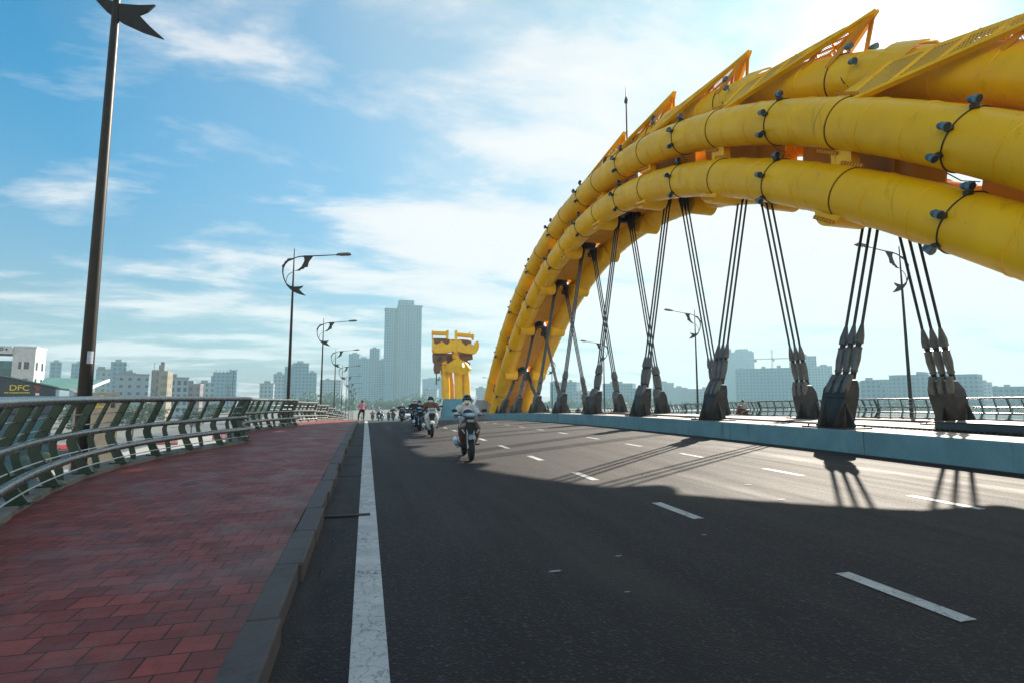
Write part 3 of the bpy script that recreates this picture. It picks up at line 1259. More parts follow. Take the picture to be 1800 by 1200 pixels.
# ------------------------------------------------------------------ hangers
def hanger(k, side, label):
    s = nodes[k] + .28
    base_L = CX + side * 2.3
    zb = rz(s) + .594
    B0 = Vector((base_L, s, zb))
    top = ptl(s, CX + side * .33, .45)
    axis = (top - (B0 + Vector((0, 0, .2)))).normalized()
    h = thing('cable_hanger', label, 'bridge hanger', B0, 0, 'three-cable hangers between the arch and the median')
    def loc(p):
        return Vector(p) - B0
    # base plate and tapered anchor block leaning along the cables
    MB().box((0, 0, .02), (.95, 1.5, .05)).build('base_plate', M['anchor'], h, bevel=.01)
    mb = MB()
    c1 = axis * (1.0 / axis.z)
    c2 = axis * (1.36 / axis.z)
    w0, w1, w2 = .29, .39, .38
    def ring(c, w, th, z, w_hi=None):
        hi = w if w_hi is None else w_hi
        return [(c.x - th, -w, z), (c.x + th, -w, z), (c.x + th, hi, z), (c.x - th, hi, z)]
    r0 = ring(Vector((0, 0, 0)), w0, .34, .045)
    r1 = ring(c1 * .8, w1, .26, .86)
    r2 = ring(c1, w1, .24, 1.12)
    r3 = ring(c2, w2 - .09, .21, 1.36)
    mb.hexa(r0 + r1)
    mb.hexa(r1 + r2)
    mb.hexa(r2 + r3)
    # gussets at the foot
    for sg in (-1, 1):
        mb.prism([(0, 0), (.32, 0), (.05, .75), (0, .75)], (sg * .30, .0, .045), (sg, 0, 0), (0, 0, 1), .05)
        mb.prism([(0, 0), (.28, 0), (.03, .65), (0, .65)], (0, sg * .38, .045), (0, sg, 0), (0, 0, 1), .05)
    for sx_ in (-.36, .36):
        for sy_ in (-.6, -.3, .3, .6):
            mb.tube([(sx_, sy_, .045), (sx_, sy_, .12)], .03, 6)
    mb.build('anchor_block', M['anchor'], h, bevel=.02)
    for i in (-1, 0, 1):
        off = Vector((0, i * .265, 0))
        a = axis
        o = off + Vector((0, 0, .0))
        # fork lug on the road-side face
        mb = MB()
        lug0 = o + a * (.98 / a.z) + Vector((-.20, 0, 0))
        lug1 = o + a * (1.50 / a.z) + Vector((-.10, 0, 0))
        mb.tube([lug0 - a * .03, lug0 + a * .02, lug0 + a * .22, lug1], [.05, .095, .105, .085], 12)
        mb.tube([lug0 + Vector((-.11, 0, .05)), lug0 + Vector((.05, 0, .05))], .035, 8)
        mb.build('fork_lug', M['sleeve'], h, smooth=True)
        p = lambda d_: o + a * (d_ / a.z)
        MB().tube([p(1.40), p(1.62)], .075, 12).build('collar', M['black'], h, smooth=True)
        MB().tube([p(2.26), p(2.42)], .075, 12).build('collar', M['black'], h, smooth=True)
        MB().tube([p(1.585), p(1.62), p(1.64), p(1.66), p(1.95), p(2.22), p(2.25), p(2.28), p(2.30)], [.078, .10, .10, .086, .116, .102, .102, .12, .104], 18).build('sleeve', M['sleeve'], h, smooth=True)
        MB().tube([p(2.40), p(2.42), p(2.62), p(2.85), p(2.96)], [.088, .116, .110, .066, .045], 18).build('socket', M['sleeve'], h, smooth=True)
        tp = loc(top) + off
        d_ = (tp - p(2.9)).length
        u0 = tp - a * 1.35
        MB().tube([p(2.9), u0], .041, 10).build('cable', M['cable'], h, smooth=True)
        MB().tube([u0 - a * .05, u0 + a * .25, u0 + a * .75, u0 + a * 1.35], [.045, .075, .125, .13], 14).build('upper_socket', M['socket'], h, smooth=True)
    return h


ordn = ['nearest', 'second nearest', 'third nearest', 'fourth nearest', 'fifth nearest', 'sixth nearest', 'seventh nearest', 'farthest']
for k in range(0, 8):
    for side, words in ((-1, 'on the road-side edge of the median'), (1, 'on the far edge of the median')):
        hanger(k, side, '%s dark steel three-cable hanger anchored %s' % (ordn[k], words))
    # dark saddle in the soffit that holds the pair
    s = nodes[k] + .28
    t, n = tn(zl, s)
    dn = t if t.z < 0 else -t
    o = ptl(s, CX, .05)
    out = []
    for i in range(13):
        a = math.pi * i / 12
        out.append((.62 * math.cos(a), .62 * math.sin(a)))
    out += [(-.62, -.95), (-.34, -.95)]
    for i in range(12, -1, -1):
        a = math.pi * i / 12
        out.append((.34 * math.cos(a), .34 * math.sin(a)))
    out += [(.34, -.95), (.62, -.95)]
    mb = AMB()
    mb.prism(out, o, (1, 0, 0), -dn, .55)
    mb.bar(o + Vector((-.5, 0, 0)) + n * .25, o + Vector((.5, 0, 0)) + n * .25, .5, .3, up=tuple(n))
    mb.build('hanger_saddle', M['socket'])

# pieces on the median
mb = MB()
for s in srange(0, 46, .13):
    mb.box((0, s, rz(s + 4) + .622), (.22, .06, .05))
beam(-.15, .15, .594, .612, 0, 46, 2, mb)
o = mb.build('cable_trench_cover', M['rust'], loc=(14.35, 4, 0))
for v in o.data.vertices:
    pass
tag(o, 'long narrow brown slatted cover strip along the median top behind the nearest anchors', 'cover strip')
bx = thing('drain_box', 'low dark blue-grey steel box on the pale median top at the right edge', 'box', (15.2, 9.55, rz(9.5) + .593))
MB().box((0, 0, .11), (1.6, 2.1, .22)).build('body', mat('dark_blue_steel', (.03, .055, .075), .45, .3, .2, 4), bx, bevel=.01)
MB().box((0, 0, .235), (1.72, 2.25, .03)).build('lid', M['black'], bx, bevel=.006)

# footing of the arch's far end
ft = thing('arch_footing', 'grey concrete footing with a brown box between the arch feet', 'footing', (CX, 57, rz(57)))
def fpos(x, s, z):
    return (x - CX, s - 57, z - rz(57))
mb = MB()
mb.box(fpos(CX, 60, rz(60) + .1), (7.2, 7.5, 1.4))
mb.hexa([fpos(11.9, 57.0, -1), fpos(18.7, 57.0, -1), fpos(18.7, 62, -1), fpos(11.9, 62, -1),
         fpos(12.6, 58.7, 1.1), fpos(18.0, 58.7, 1.1), fpos(18.0, 62, 1.1), fpos(12.6, 62, 1.1)])
mb.build('plinth', M['greybase'], ft, bevel=.04)
MB().box(fpos(CX + .05, 56.2, .18), (1.9, 1.2, 1.5)).build('brown_box', M['brown'], ft, bevel=.02)
mb = MB()
for x in (NEAR - 1.0, NEAR + .95, FAR - .95):
    mb.prism([(0, 0), (.5, 0), (.1, 1.6), (0, 1.6)], fpos(x, 56.6, -.55), (0, -1, 0), (0, 0, 1), .3)
mb.build('buttress', M['greybase'], ft)

# white pointed fins on the median beyond the arch
for i, (x, s, h, lean, lab) in enumerate((
        (12.75, 66.5, 2.7, .5, 'tall white pointed fin leaning over the median just beside the arch foot'),
        (12.9, 70.5, 2.7, .45, 'tall white pointed fin, middle of the three right of the leading rider'),
        (12.9, 75, 2.7, .4, 'tall white pointed fin, farthest of the three right of the leading rider'),
        (10.2, 78, 2.9, .3, 'white pointed fin left of the blue pedestal, nearer of two'),
        (10.0, 84, 2.9, .3, 'white pointed fin left of the blue pedestal, farther of two'))):
    mb = MB()
    mb.prism([(-.55, 0), (.30, 0), (.32, .5), (.42 + lean, h), (.36 + lean, h), (-.1, h * .45)], (0, 0, 0), (1, 0, 0), (0, 0, 1), .22)
    o = mb.build('pointed_fin', M['white'], loc=(x, s, rz(s) + .3))
    tag(o, lab, 'fin', 'white pointed fins on the median')

# ------------------------------------------------------------------ railings
def fixed(path, h_list):
    pass


def railing(sec, sgn, label, group, a=None, b=None):
    """one scallop of railing: posts kinked outwards, two thick low rails, a broad handrail, thin rods"""
    s0 = CUSP0 + PER * sec
    a = (s0 + (-2.2 if sec == 0 and sgn < 0 else .10)) if a is None else a
    b = s0 + PER - .05 if b is None else b
    fx = (lambda s: (leftx(s) if s > s0 else EDGE + (s0 - s) * .28)) if sgn < 0 else (lambda s: rightx(s))
    c = ((a + b) / 2)
    root = thing('railing', label, 'railing', (fx(c), c, rz(c) + .235), 0, group)
    O = root.location.copy()
    n = max(8, int((b - a) / (.35 if sec < 4 else .8)))
    # arc-length table
    ss = [a + (b - a) * i / n for i in range(n + 1)]

    def P(s, out, z):
        m = (fx(s + .02) - fx(s - .02)) / .04
        t = Vector((m, 1, 0)).normalized()
        q = Vector((t.y, -t.x, 0)) * (-1 if sgn < 0 else 1)      # outwards
        return Vector((fx(s), s, rz(s) + .235)) + q * out + Vector((0, 0, z)) - O
    seg = 12 if sec < 3 else 8
    # handrail: flat-bottomed tube
    MB().tube([P(s, -.02, 1.20) for s in ss], .062, seg).build('handrail', M['rail'], root, smooth=True)
    MB().tube([P(s, .07, .66) for s in ss], .053, seg).build('rail', M['rail'], root, smooth=True)
    MB().tube([P(s, -.06, .32) for s in ss], .053, seg).build('rail', M['rail'], root, smooth=True)
    for o_, z in ((.10, .96), (.17, .78), (.13, .36), (-.01, .12)):
        MB().tube([P(s, o_, z) for s in ss], .011, 6).build('thin_rod', M['stainless'], root, smooth=True)
    # posts by arc length
    L = [0]
    N = 120
    q = [a + (b - a) * i / N for i in range(N + 1)]
    for i in range(N):
        L.append(L[-1] + math.hypot(fx(q[i + 1]) - fx(q[i]), q[i + 1] - q[i]))
    m = 2 * int(round(L[-1] / 1.46))
    for i in range(m + 1):
        want = min(L[-1] - .06, max(.06, L[-1] * i / m))
        j = max(jj for jj in range(N + 1) if L[jj] <= want + 1e-9)
        j = min(j, N - 1)
        s = q[j] + (q[j + 1] - q[j]) * (want - L[j]) / max(1e-6, L[j + 1] - L[j])
        mm = (fx(s + .02) - fx(s - .02)) / .04
        t = Vector((mm, 1, 0)).normalized()
        out = Vector((t.y, -t.x, 0)) * (-1 if sgn < 0 else 1)
        main = (i % 2 == 0)
        w = .05 if main else .035
        if main:
            prof = [(-.09, 0), (.10, 0), (.16, .12), (.305, .46), (.315, .53), (.275, .64), (.06, 1.16), (-.065, 1.16), (.145, .64), (.17, .55), (.165, .49), (.035, .20)]
        else:
            prof = [(.06, -.10), (.13, -.12), (.19, .12), (.285, .46), (.295, .53), (.255, .64), (.045, 1.16), (-.02, 1.16), (.175, .64), (.20, .55), (.195, .49), (.09, .14)]
        base = Vector((fx(s), s, rz(s) + .235)) - O
        mb = MB()
        mb.prism(prof, base, out, (0, 0, 1), w)
        if main:
            x_ = out
            m3 = Matrix((out, t, Vector((0, 0, 1)))).transposed()
            mb.box(tuple(base + out * .03 + Vector((0, 0, .012))), (.30, .20, .026), m3)
        if sec < 2:
            for zz, oo in ((.66, .13), (.32, .02)):
                mb.bar(base + out * (oo - .06) + Vector((0, 0, zz)), base + out * (oo + .12) + Vector((0, 0, zz)), .03, .03)
        mb.build('post', M['railgreen'], root, bevel=.006 if sec < 1 else 0)
    return root


ordl = ['second', 'third', 'fourth', 'fifth', 'sixth', 'seventh', 'eighth', 'ninth']
railing(0, -1, 'nearest curved scallop of green-post railing with bright steel rails beside the red brick footway', 'scalloped railings along the left footway')
for i in range(1, 9):
    railing(i, -1, '%s curved scallop of green-post railing along the left brick footway' % ordl[i - 1], 'scalloped railings along the left footway')
for i in range(0, 8):
    railing(i, 1, '%s scallop of far-side steel railing, counted from the right edge' % (['first'] + ordl)[i], 'scalloped railings on the far side')

# ------------------------------------------------------------------ street lamps with fish-shaped brackets
def lamp(x, s, sgn, label, group, mesh_src=None, sticker=False):
    z0 = rz(s) + .0
    root = thing('street_lamp', label, 'street lamp', (x, s, z0), 0 if sgn > 0 else math.pi, group)
    return root


def lamp_parts(root):
    MB().tube([(0, 0, -.6), (0, 0, 0), (0, 0, 4), (0, 0, 9), (0, 0, 10.8), (0, 0, 12.35), (0, 0, 12.45)], [.13, .126, .104, .076, .05, .033, .01], 14).build('pole', M['pole'], root, smooth=True)
    MB().tube([(0, 0, -.6), (0, 0, -.05)], .28, 14).tube([(0, 0, -.05), (0, 0, .06)], .22, 14).build('pole_foot', M['pole'], root)
    K = 1 / 202.

    def q(x, y):
        px_ = 380 + (700 - y) * .08
        return ((x - px_) * K * 1.06, (700 - y) * K + 9.65)
    ex, ez = (1, 0, 0), (0, 0, 1)
    # arm and luminaire
    mb = MB()
    a = [q(405, 288), q(470, 258), q(560, 240), q(660, 232), q(975, 192)]
    mb.tube([(p[0], 0, p[1]) for p in a], [.035, .04, .045, .04, .03], 8)
    mb.build('arm', M['pole'], root, smooth=True)
    mb = MB()
    mb.prism([q(955, 200), q(985, 172), q(1060, 158), q(1140, 150), q(1172, 172), q(1160, 184), q(1000, 200)], (0, 0, 0), ex, ez, .26)
    mb.build('luminaire', mat('luminaire_grey', (.10, .10, .10), .45, .3, .1, 4), root, bevel=.03)
    mb = MB()
    p0, p1 = q(1020, 200), q(1140, 189)
    mb.bar((p0[0], 0, p0[1] - .012), (p1[0], 0, p1[1] - .012), .2, .012)
    mb.build('lens', M['glass'], root)
    # body ring of the fish
    mb = MB()
    outer = [q(410, 282), q(330, 296), q(322, 318), q(290, 345), q(284, 368), q(252, 405), q(258, 440), q(252, 480), q(258, 560), q(272, 620), q(300, 680),
             q(308, 672), q(290, 625), q(275, 570), q(268, 500), q(276, 440), q(300, 385), q(340, 335), q(412, 297)]
    mb.prism(outer, (0, 0, 0), ex, ez, .05)
    inner = [q(300, 665), q(298, 625), q(312, 560), q(350, 510), q(400, 480), q(440, 466), q(400, 486), q(355, 520), q(320, 568), q(306, 628), q(306, 665)]
    mb.tube([(p[0], 0, p[1]) for p in [q(296, 650), q(300, 605), q(320, 548), q(356, 506), q(402, 480)]], .022, 6)
    mb.build('fish_body', M['pole'], root)
    mb = MB()
    head = [q(402, 470), q(450, 452), q(500, 405), q(530, 345), q(545, 305), q(540, 262), q(500, 246), q(662, 236), q(600, 328), q(592, 366), q(582, 404), q(548, 408), q(524, 438), q(500, 440), q(478, 464)]
    # eye: split the head into two halves round the hole
    hx, hy = q(580, 276)
    mb.prism(head, (0, 0, 0), ex, ez, .05)
    mb.build('fish_head', M['pole'], root)
    mb = MB()
    tail = [q(285, 640), q(340, 690), q(395, 702), q(460, 694), q(516, 680), q(490, 715), q(458, 738), q(495, 782), q(543, 828), q(470, 812), q(400, 785), q(345, 745), q(300, 690)]
    mb.prism(tail, (0, 0, 0), ex, ez, .05)
    mb.build('fish_tail', M['pole'], root)


lproto = None
lo = ['nearest', 'second', 'third', 'fourth', 'fifth', 'sixth', 'seventh', 'eighth', 'ninth']
for i in range(9):
    s = 12.1 + 27.85 * i
    lab = 'nearest thick dark street lamp pole with a star-like fish tail, behind the left railing' if i == 0 else '%s dark fish-bracket street lamp along the left railing, counted from the camera' % lo[i]
    if lproto is None:
        lproto = lamp(-5.25, s, 1, lab, 'street lamps along the left railing')
        lamp_parts(lproto)
        o = lproto
    else:
        o = copy_tree(lproto)
        o.location = (-5.25, s, rz(s))
        o['label'] = lab
for i in range(6):
    s = 28.2 + 24.5 * i
    o = copy_tree(lproto)
    o.location = (36.3, s, rz(s) - .2)
    o.rotation_euler = (0, 0, math.pi)
    o['label'] = '%s slim fish-bracket street lamp across the bridge, counted from the right' % lo[i]
    o['group'] = 'street lamps on the far side'
# pale notice stuck on the nearest pole
mb = MB()
n = 6
vs = []
for i in range(n + 1):
    a = R(-72 + 50 * i / n)
    for z in (2.12, 2.36):
        r_ = .1185
        vs.append((math.cos(a) * r_, math.sin(a) * r_, z))
mb.add(vs, [(2 * i, 2 * i + 2, 2 * i + 3, 2 * i + 1) for i in range(n)])
mb.build('notice', mat('notice_paper', (.45, .50, .62), .7, 0, .3, 14), lproto)

# ------------------------------------------------------------------ dragon head seen from behind, beyond the arch
hd = thing('dragon_sculpture', 'distant yellow dragon head sculpture seen from behind on a blue pedestal', 'sculpture', (CX + .4, 94, rz(94)))
HK = .0127


def hp(x, y, d=0.0):
    return Vector(((x - 560) * HK, d, (1060 - y) * HK + 1.0 - rz(94)))


def ho(pts):
    return [((x - 560) * HK, (1060 - y) * HK + 1.0 - rz(94)) for x, y in pts]


HX, HZ = (1, 0, 0), (0, 0, 1)
mb = MB().box((0, 1.2, (1.0 - rz(94)) / 2 - .3), (5.2, 5.6, 1.0 - rz(94) + .6))
mb.build('pedestal', M['bluebase'], hd, bevel=.05)
for pts in ([(405, 1062), (402, 850), (388, 690), (370, 560), (352, 470), (345, 400)], [(575, 1062), (572, 850), (566, 700), (545, 520), (522, 400), (518, 290)],
            [(700, 1062), (692, 850), (680, 700), (660, 560), (645, 480), (640, 400)]):
    off = 0 if pts[0][0] == 575 else .7
    P = [hp(x, y, off + i * .12) for i, (x, y) in enumerate(pts)]
    MB().tube(P, [.74, .74, .72, .68, .62, .56][:len(P)], 24).build('neck_tube', M['yellow'], hd, smooth=True)
for pts in ([(500, 1062), (495, 900), (470, 700), (450, 500)], [(630, 1062), (620, 900), (610, 700), (600, 500)]):
    MB().tube([hp(x, y, 3.2) for x, y in pts], .66, 20).build('neck_tube', M['yellow'], hd, smooth=True)
# pleated collar scale
topr = [(350, 620), (385, 590), (435, 556), (490, 520), (540, 492), (590, 520), (640, 545), (690, 572), (728, 620)]
botr = [(328, 672), (372, 690), (430, 692), (480, 702), (540, 712), (604, 724), (650, 702), (695, 690), (738, 662)]
mb = MB()
vs, N_ = [], len(topr)
for i in range(N_):
    u = abs(i - 4.4) / 4.4
    a_ = -1.75 + 1.1 * u * u
    zz = -.42 if i % 2 else 0.0
    vs += [hp(*topr[i], a_ + .25), hp((topr[i][0] + botr[i][0]) / 2, (topr[i][1] + botr[i][1]) / 2, a_ - .35 + zz), hp(*botr[i], a_ - .15 + zz * .6)]
n0 = len(vs)
vs += [v + Vector((0, .12, 0)) for v in vs]
fs = []
for i in range(N_ - 1):
    for j in range(2):
        a_ = 3 * i + j
        fs.append((a_, a_ + 1, a_ + 4, a_ + 3))
        fs.append((n0 + a_, n0 + a_ + 3, n0 + a_ + 4, n0 + a_ + 1))
    fs.append((3 * i, 3 * i + 3, n0 + 3 * i + 3, n0 + 3 * i))
    fs.append((3 * i + 2, n0 + 3 * i + 2, n0 + 3 * i + 5, 3 * i + 5))
mb.add(vs, fs)
mb.build('pleated_collar', M['yellow'], hd)
for c, r_ in ((hp(545, 505, .25), .62), (hp(372, 590, .95), .62), (hp(668, 590, .95), .60)):
    MB().torus(c, (0, .1, 1), r_ + .07, .05, 24, 6).build('neck_ring', M['belt'], hd, smooth=True)
# wavy jaw plates
MB().prism(ho([(203, 236), (216, 296), (250, 312), (322, 268), (386, 312), (430, 280), (448, 232), (462, 250), (520, 262), (520, 392), (440, 412), (380, 424), (290, 432), (212, 428), (198, 384)]),
           (0, .1, 0), HX, HZ, 2.2).build('crest_plate', M['yellow'], hd, bevel=.06)
MB().prism(ho([(522, 262), (572, 250), (582, 232), (602, 270), (662, 322), (704, 286), (744, 292), (788, 322), (802, 290), (812, 256), (830, 242), (846, 268), (852, 310), (842, 362), (820, 404), (795, 430), (700, 430), (600, 416), (522, 392)]),
           (0, .1, 0), HX, HZ, 2.2).build('crest_plate', M['yellow'], hd, bevel=.06)
MB().tube([hp(518, 420, -.5), hp(516, 330, -.62), hp(516, 265, -.55), hp(528, 236, -.3), hp(534, 200, 0)], [.50, .56, .50, .22, .04], 20).build('crest_spike', M['yellow'], hd, smooth=True)
MB().prism(ho([(214, 212), (424, 210), (430, 300), (218, 306)]), (0, 1.4, 0), HX, HZ, 1.8).build('crate_panel', M['dkbrown'], hd)
MB().prism(ho([(588, 218), (700, 222), (760, 240), (756, 320), (592, 312)]), (0, 1.4, 0), HX, HZ, 1.8).build('crate_panel', M['dkbrown'], hd)
MB().prism(ho([(426, 214), (586, 216), (586, 300), (426, 300)]), (0, 1.9, 0), HX, HZ, .8).build('crate_panel', M['dkbrown'], hd)
MB().tube([hp(192, 140, .6), hp(422, 142, .6)], .40, 16).build('horn_beam', M['yellow'], hd, smooth=True)
MB().tube([hp(538, 152, .6), hp(792, 168, .6)], .40, 16).build('horn_beam', M['yellow'], hd, smooth=True)
MB().prism(ho([(330, 415), (690, 415), (705, 500), (660, 590), (400, 600), (330, 520)]), (0, 2.2, 0), HX, HZ, 1.2).build('mane', M['dkbrown'], hd, bevel=.08)
for (x0, y0, x1, y1) in ((196, 108, 206, 236), (398, 98, 426, 222), (520, 98, 550, 222), (770, 146, 792, 224), (730, 112, 738, 130)):
    MB().prism(ho([(x0, y0), (x1, y0), (x1, y1), (x0, y1)]), (0, .6, 0), HX, HZ, .9).build('end_plate', M['yellow'], hd)
MB().prism(ho([(214, 430), (402, 428), (404, 520), (330, 556), (322, 640), (312, 705), (250, 705), (234, 640), (242, 562), (222, 540)]), (0, 1.2, 0), HX, HZ, 1.8).build('jaw', M['dkbrown'], hd, bevel=.05)
MB().prism(ho([(585, 430), (772, 430), (782, 500), (720, 512), (704, 482), (702, 530), (746, 560), (728, 612), (690, 570), (600, 500)]), (0, 1.2, 0), HX, HZ, 1.8).build('jaw', M['dkbrown'], hd, bevel=.05)
MB().prism(ho([(300, 470), (345, 500), (300, 545), (262, 520)]), (0, .26, 0), HX, HZ, .12).build('jaw_shade_plate', M['black'], hd)  # black plate standing in for the shade inside the jaw
MB().prism(ho([(264, 700), (277, 700), (277, 862), (264, 862)]), (0, 1.0, 0), HX, HZ, .3).build('whisker', M['anchor'], hd)
mb = MB()
for q in range(4):
    mb.torus(hp(292 + 9 * q, 790 - (q % 2) * 26, .8), (.3, 1, .1), .16, .03, 14, 5)
mb.tube([hp(292, 790, .8), hp(319, 740, .8), hp(330, 690, .9)], .035, 6)
mb.build('scroll', M['socket'], hd)

# ------------------------------------------------------------------ riders and vehicles
skin = mat('skin', (.36, .20, .13), .5, 0, .08, 8)
pal = {}


def cloth(name, col, rough=.8):
    return mat('cloth_' + name, col, rough, 0, .22, 12, .25, 45)


M['tyre'] = mat('tyre_rubber', (.015, .015, .016), .75, 0, .2, 20)
M['chrome'] = mat('chrome', (.6, .62, .65), .15, 1.0, .1, 5)
M['engine'] = mat('engine_grey', (.06, .06, .065), .5, .5, .2, 10)
M['seatv'] = mat('seat_vinyl', (.018, .017, .018), .5, 0, .1, 8)
M['hlens'] = mat('headlamp_lens', (.30, .48, .58), .08, .2, .1, 8, coat=.5)
M['p_bronze'] = mat('bronze_gloss', (.105, .072, .066), .25, .35, .15, 6, coat=.6)
M['p_white'] = mat('scooter_white', (.62, .66, .66), .25, 0, .06, 6, coat=.6)
M['p_black'] = mat('scooter_black', (.016, .016, .018), .25, 0, .1, 6, coat=.6)
M['p_blue'] = mat('scooter_blue', (.02, .05, .13), .25, .2, .1, 6, coat=.6)
M['p_red'] = mat('scooter_red', (.22, .02, .02), .25, .1, .1, 6, coat=.6)
M['p_silver'] = mat('scooter_silver', (.24, .30, .34), .25, .5, .1, 6, coat=.6)
M['helm_black'] = mat('helmet_black', (.012, .012, .014), .2, 0, .1, 6, coat=.7)
M['helm_white'] = mat('helmet_white', (.6, .62, .62), .25, 0, .1, 6, coat=.5)
M['visor'] = mat('dark_visor', (.008, .009, .011), .08, 0, .1, 6, coat=.5)
M['mask'] = cloth('white_mask', (.70, .72, .74))
M['trous'] = cloth('dark_trousers', (.022, .024, .032))
M['shoe'] = mat('dark_shoe', (.03, .024, .02), .6, 0, .2, 20)


def limb(mb, pts, rad, n=12):
    """tapered limb with round joints"""
    mb.tube(pts, rad, n)
    for p, r_ in zip(pts, rad):
        mb.ball(p, r_ * .99, 10, 7)


def person_rider(label, shirt, trousers, helmet, mask=True, loc=(0, 0, 0), rz_=0, kind='scooter'):
    """a seated scooter rider: one body, with clothes, helmet and face mask over it; forward is +Y"""
    root = thing('person', label, 'person', loc, rz_, None)
    b = MB()
    # trunk, neck, head
    b.ball((0, -.32, .80), (.165, .14, .13))
    b.ball((0, -.29, .96), (.15, .115, .17))
    b.ball((0, -.24, 1.12), (.175, .115, .16))
    limb(b, [(-.15, -.20, 1.225), (0, -.22, 1.25), (.15, -.20, 1.225)], [.062, .075, .062])
    limb(b, [(0, -.20, 1.24), (0, -.165, 1.33)], [.058, .052])
    b.ball((0, -.135, 1.415), (.078, .095, .115))
    b.ball((0, -.085, 1.365), (.052, .055, .055))
    b.ball((0, -.038, 1.395), (.015, .022, .024))      # nose
    for sg in (-1, 1):
        b.ball((sg * .079, -.145, 1.405), (.014, .028, .034))
        limb(b, [(sg * .19, -.19, 1.215), (sg * .285, -.04, 1.03), (sg * .30, .17, 1.045)], [.055, .044, .030])
        # hand closed on the grip: palm, four bent fingers, thumb from its side
        b.ball((sg * .302, .215, 1.05), (.040, .045, .018))
        for i in range(4):
            x = sg * (.275 + i * .019)
            l = (.9, 1.0, .97, .82)[i]
            limb(b, [(x, .245, 1.058), (x, .245 + .028 * l, 1.064), (x, .245 + .040 * l, 1.044), (x, .245 + .024 * l, 1.026)], [.0095, .009, .0085, .0075], 8)
        limb(b, [(sg * .268, .205, 1.046), (sg * .252, .235, 1.036), (sg * .262, .258, 1.028)], [.012, .0105, .009], 8)
        limb(b, [(sg * .10, -.30, .78), (sg * .175, .10, .73), (sg * .135, .03, .42)], [.088, .062, .042])
        limb(b, [(sg * .135, .03, .41), (sg * .14, .12, .375), (sg * .145, .20, .365)], [.042, .038, .026])
    fuse(b, 'body', skin, root, .0085, 3)
    # jacket
    j = MB()
    j.ball((0, -.32, .84), (.178, .15, .12))
    j.ball((0, -.29, .97), (.168, .13, .18))
    j.ball((0, -.24, 1.12), (.195, .132, .17))
    limb(j, [(-.165, -.20, 1.225), (0, -.215, 1.25), (.165, -.20, 1.225)], [.072, .082, .072])
    for sg in (-1, 1):
        limb(j, [(sg * .20, -.19, 1.215), (sg * .295, -.045, 1.03), (sg * .302, .13, 1.042)], [.068, .060, .044])
        j.ball((sg * .27, -.02, 1.0), (.05, .06, .05))
        j.ball((sg * .13, -.16, .93), (.06, .05, .10))
    fuse(j, 'jacket', shirt, root, .011, 3)
    t = MB()
    t.ball((0, -.32, .79), (.178, .15, .13))
    for sg in (-1, 1):
        limb(t, [(sg * .10, -.30, .78), (sg * .178, .10, .735), (sg * .138, .03, .44)], [.102, .076, .062])
    fuse(t, 'trousers', trousers, root, .011, 3)
    for sg in (-1, 1):
        sh = MB()
        limb(sh, [(sg * .137, -.01, .385), (sg * .14, .10, .37), (sg * .146, .20, .362)], [.040, .045, .034])
        fuse(sh, 'shoe', M['shoe'], root, .009, 2)
    # helmet: shell with peak and visor, strap
    h = MB()
    h.ball((0, -.145, 1.44), (.112, .132, .108), 18, 11)
    h.ball((0, -.215, 1.40), (.095, .07, .07))
    for sg in (-1, 1):
        limb(h, [(sg * .098, -.14, 1.42), (sg * .088, -.12, 1.36)], [.022, .014], 8)
    # cut away the face: push the shell's lower front back by leaving only what is above the brow
    h2 = MB()
    vs = []
    for v in h.v:
        if v[1] > -.10 and v[2] < 1.43:
            v = (v[0] * .9, -.115, v[2])
        vs.append(v)
    h2.add(vs, h.f)
    ho_ = h2.build('helmet', helmet, root, smooth=True)
    pk = MB()
    pk.tube([(-.10, -.055, 1.447), (-.07, .0, 1.44), (0, .022, 1.438), (.07, .0, 1.44), (.10, -.055, 1.447)], [.012, .017, .018, .017, .012], 8)
    pk.build('peak', M['helm_black'], ho_, smooth=True)
    gl = MB()
    for sg in (-1, 1):
        gl.ball((sg * .034, -.046, 1.413), (.030, .012, .022))
    gl.tube([(-.075, -.08, 1.416), (-.03, -.044, 1.418), (.03, -.044, 1.418), (.075, -.08, 1.416)], .006, 6)
    gl.build('glasses', M['visor'], root, smooth=True)
    if mask:
        mk = MB()
        mk.ball((0, -.088, 1.362), (.074, .068, .056), 16, 10)
        mk.tube([(-.074, -.145, 1.40), (-.06, -.075, 1.385)], .004, 5)
        mk.tube([(.074, -.145, 1.40), (.06, -.075, 1.385)], .004, 5)
        mk.build('face_mask', M['mask'], root, smooth=True)
    return root


def wheel(parent, y, r, zc, name, tw=.055):
    w_ = MB().torus((0, y, zc), (1, 0, 0), r - tw * .85, tw * .85, 30, 10).build(name, M['tyre'], parent, smooth=True)
    rim = MB()
    rim.torus((0, y, zc), (1, 0, 0), r - tw * 1.75, .018, 24, 6)
    rim.tube([(-.05, y, zc), (.05, y, zc)], .05, 10)
    for k in range(5):
        a = 2 * math.pi * k / 5 + .3
        rim.bar((0, y, zc), (0, y + math.cos(a) * (r - tw * 1.8), zc + math.sin(a) * (r - tw * 1.8)), .03, .035, up=(1, 0, 0))
    rim.build('rim', M['engine'], w_)
    return w_


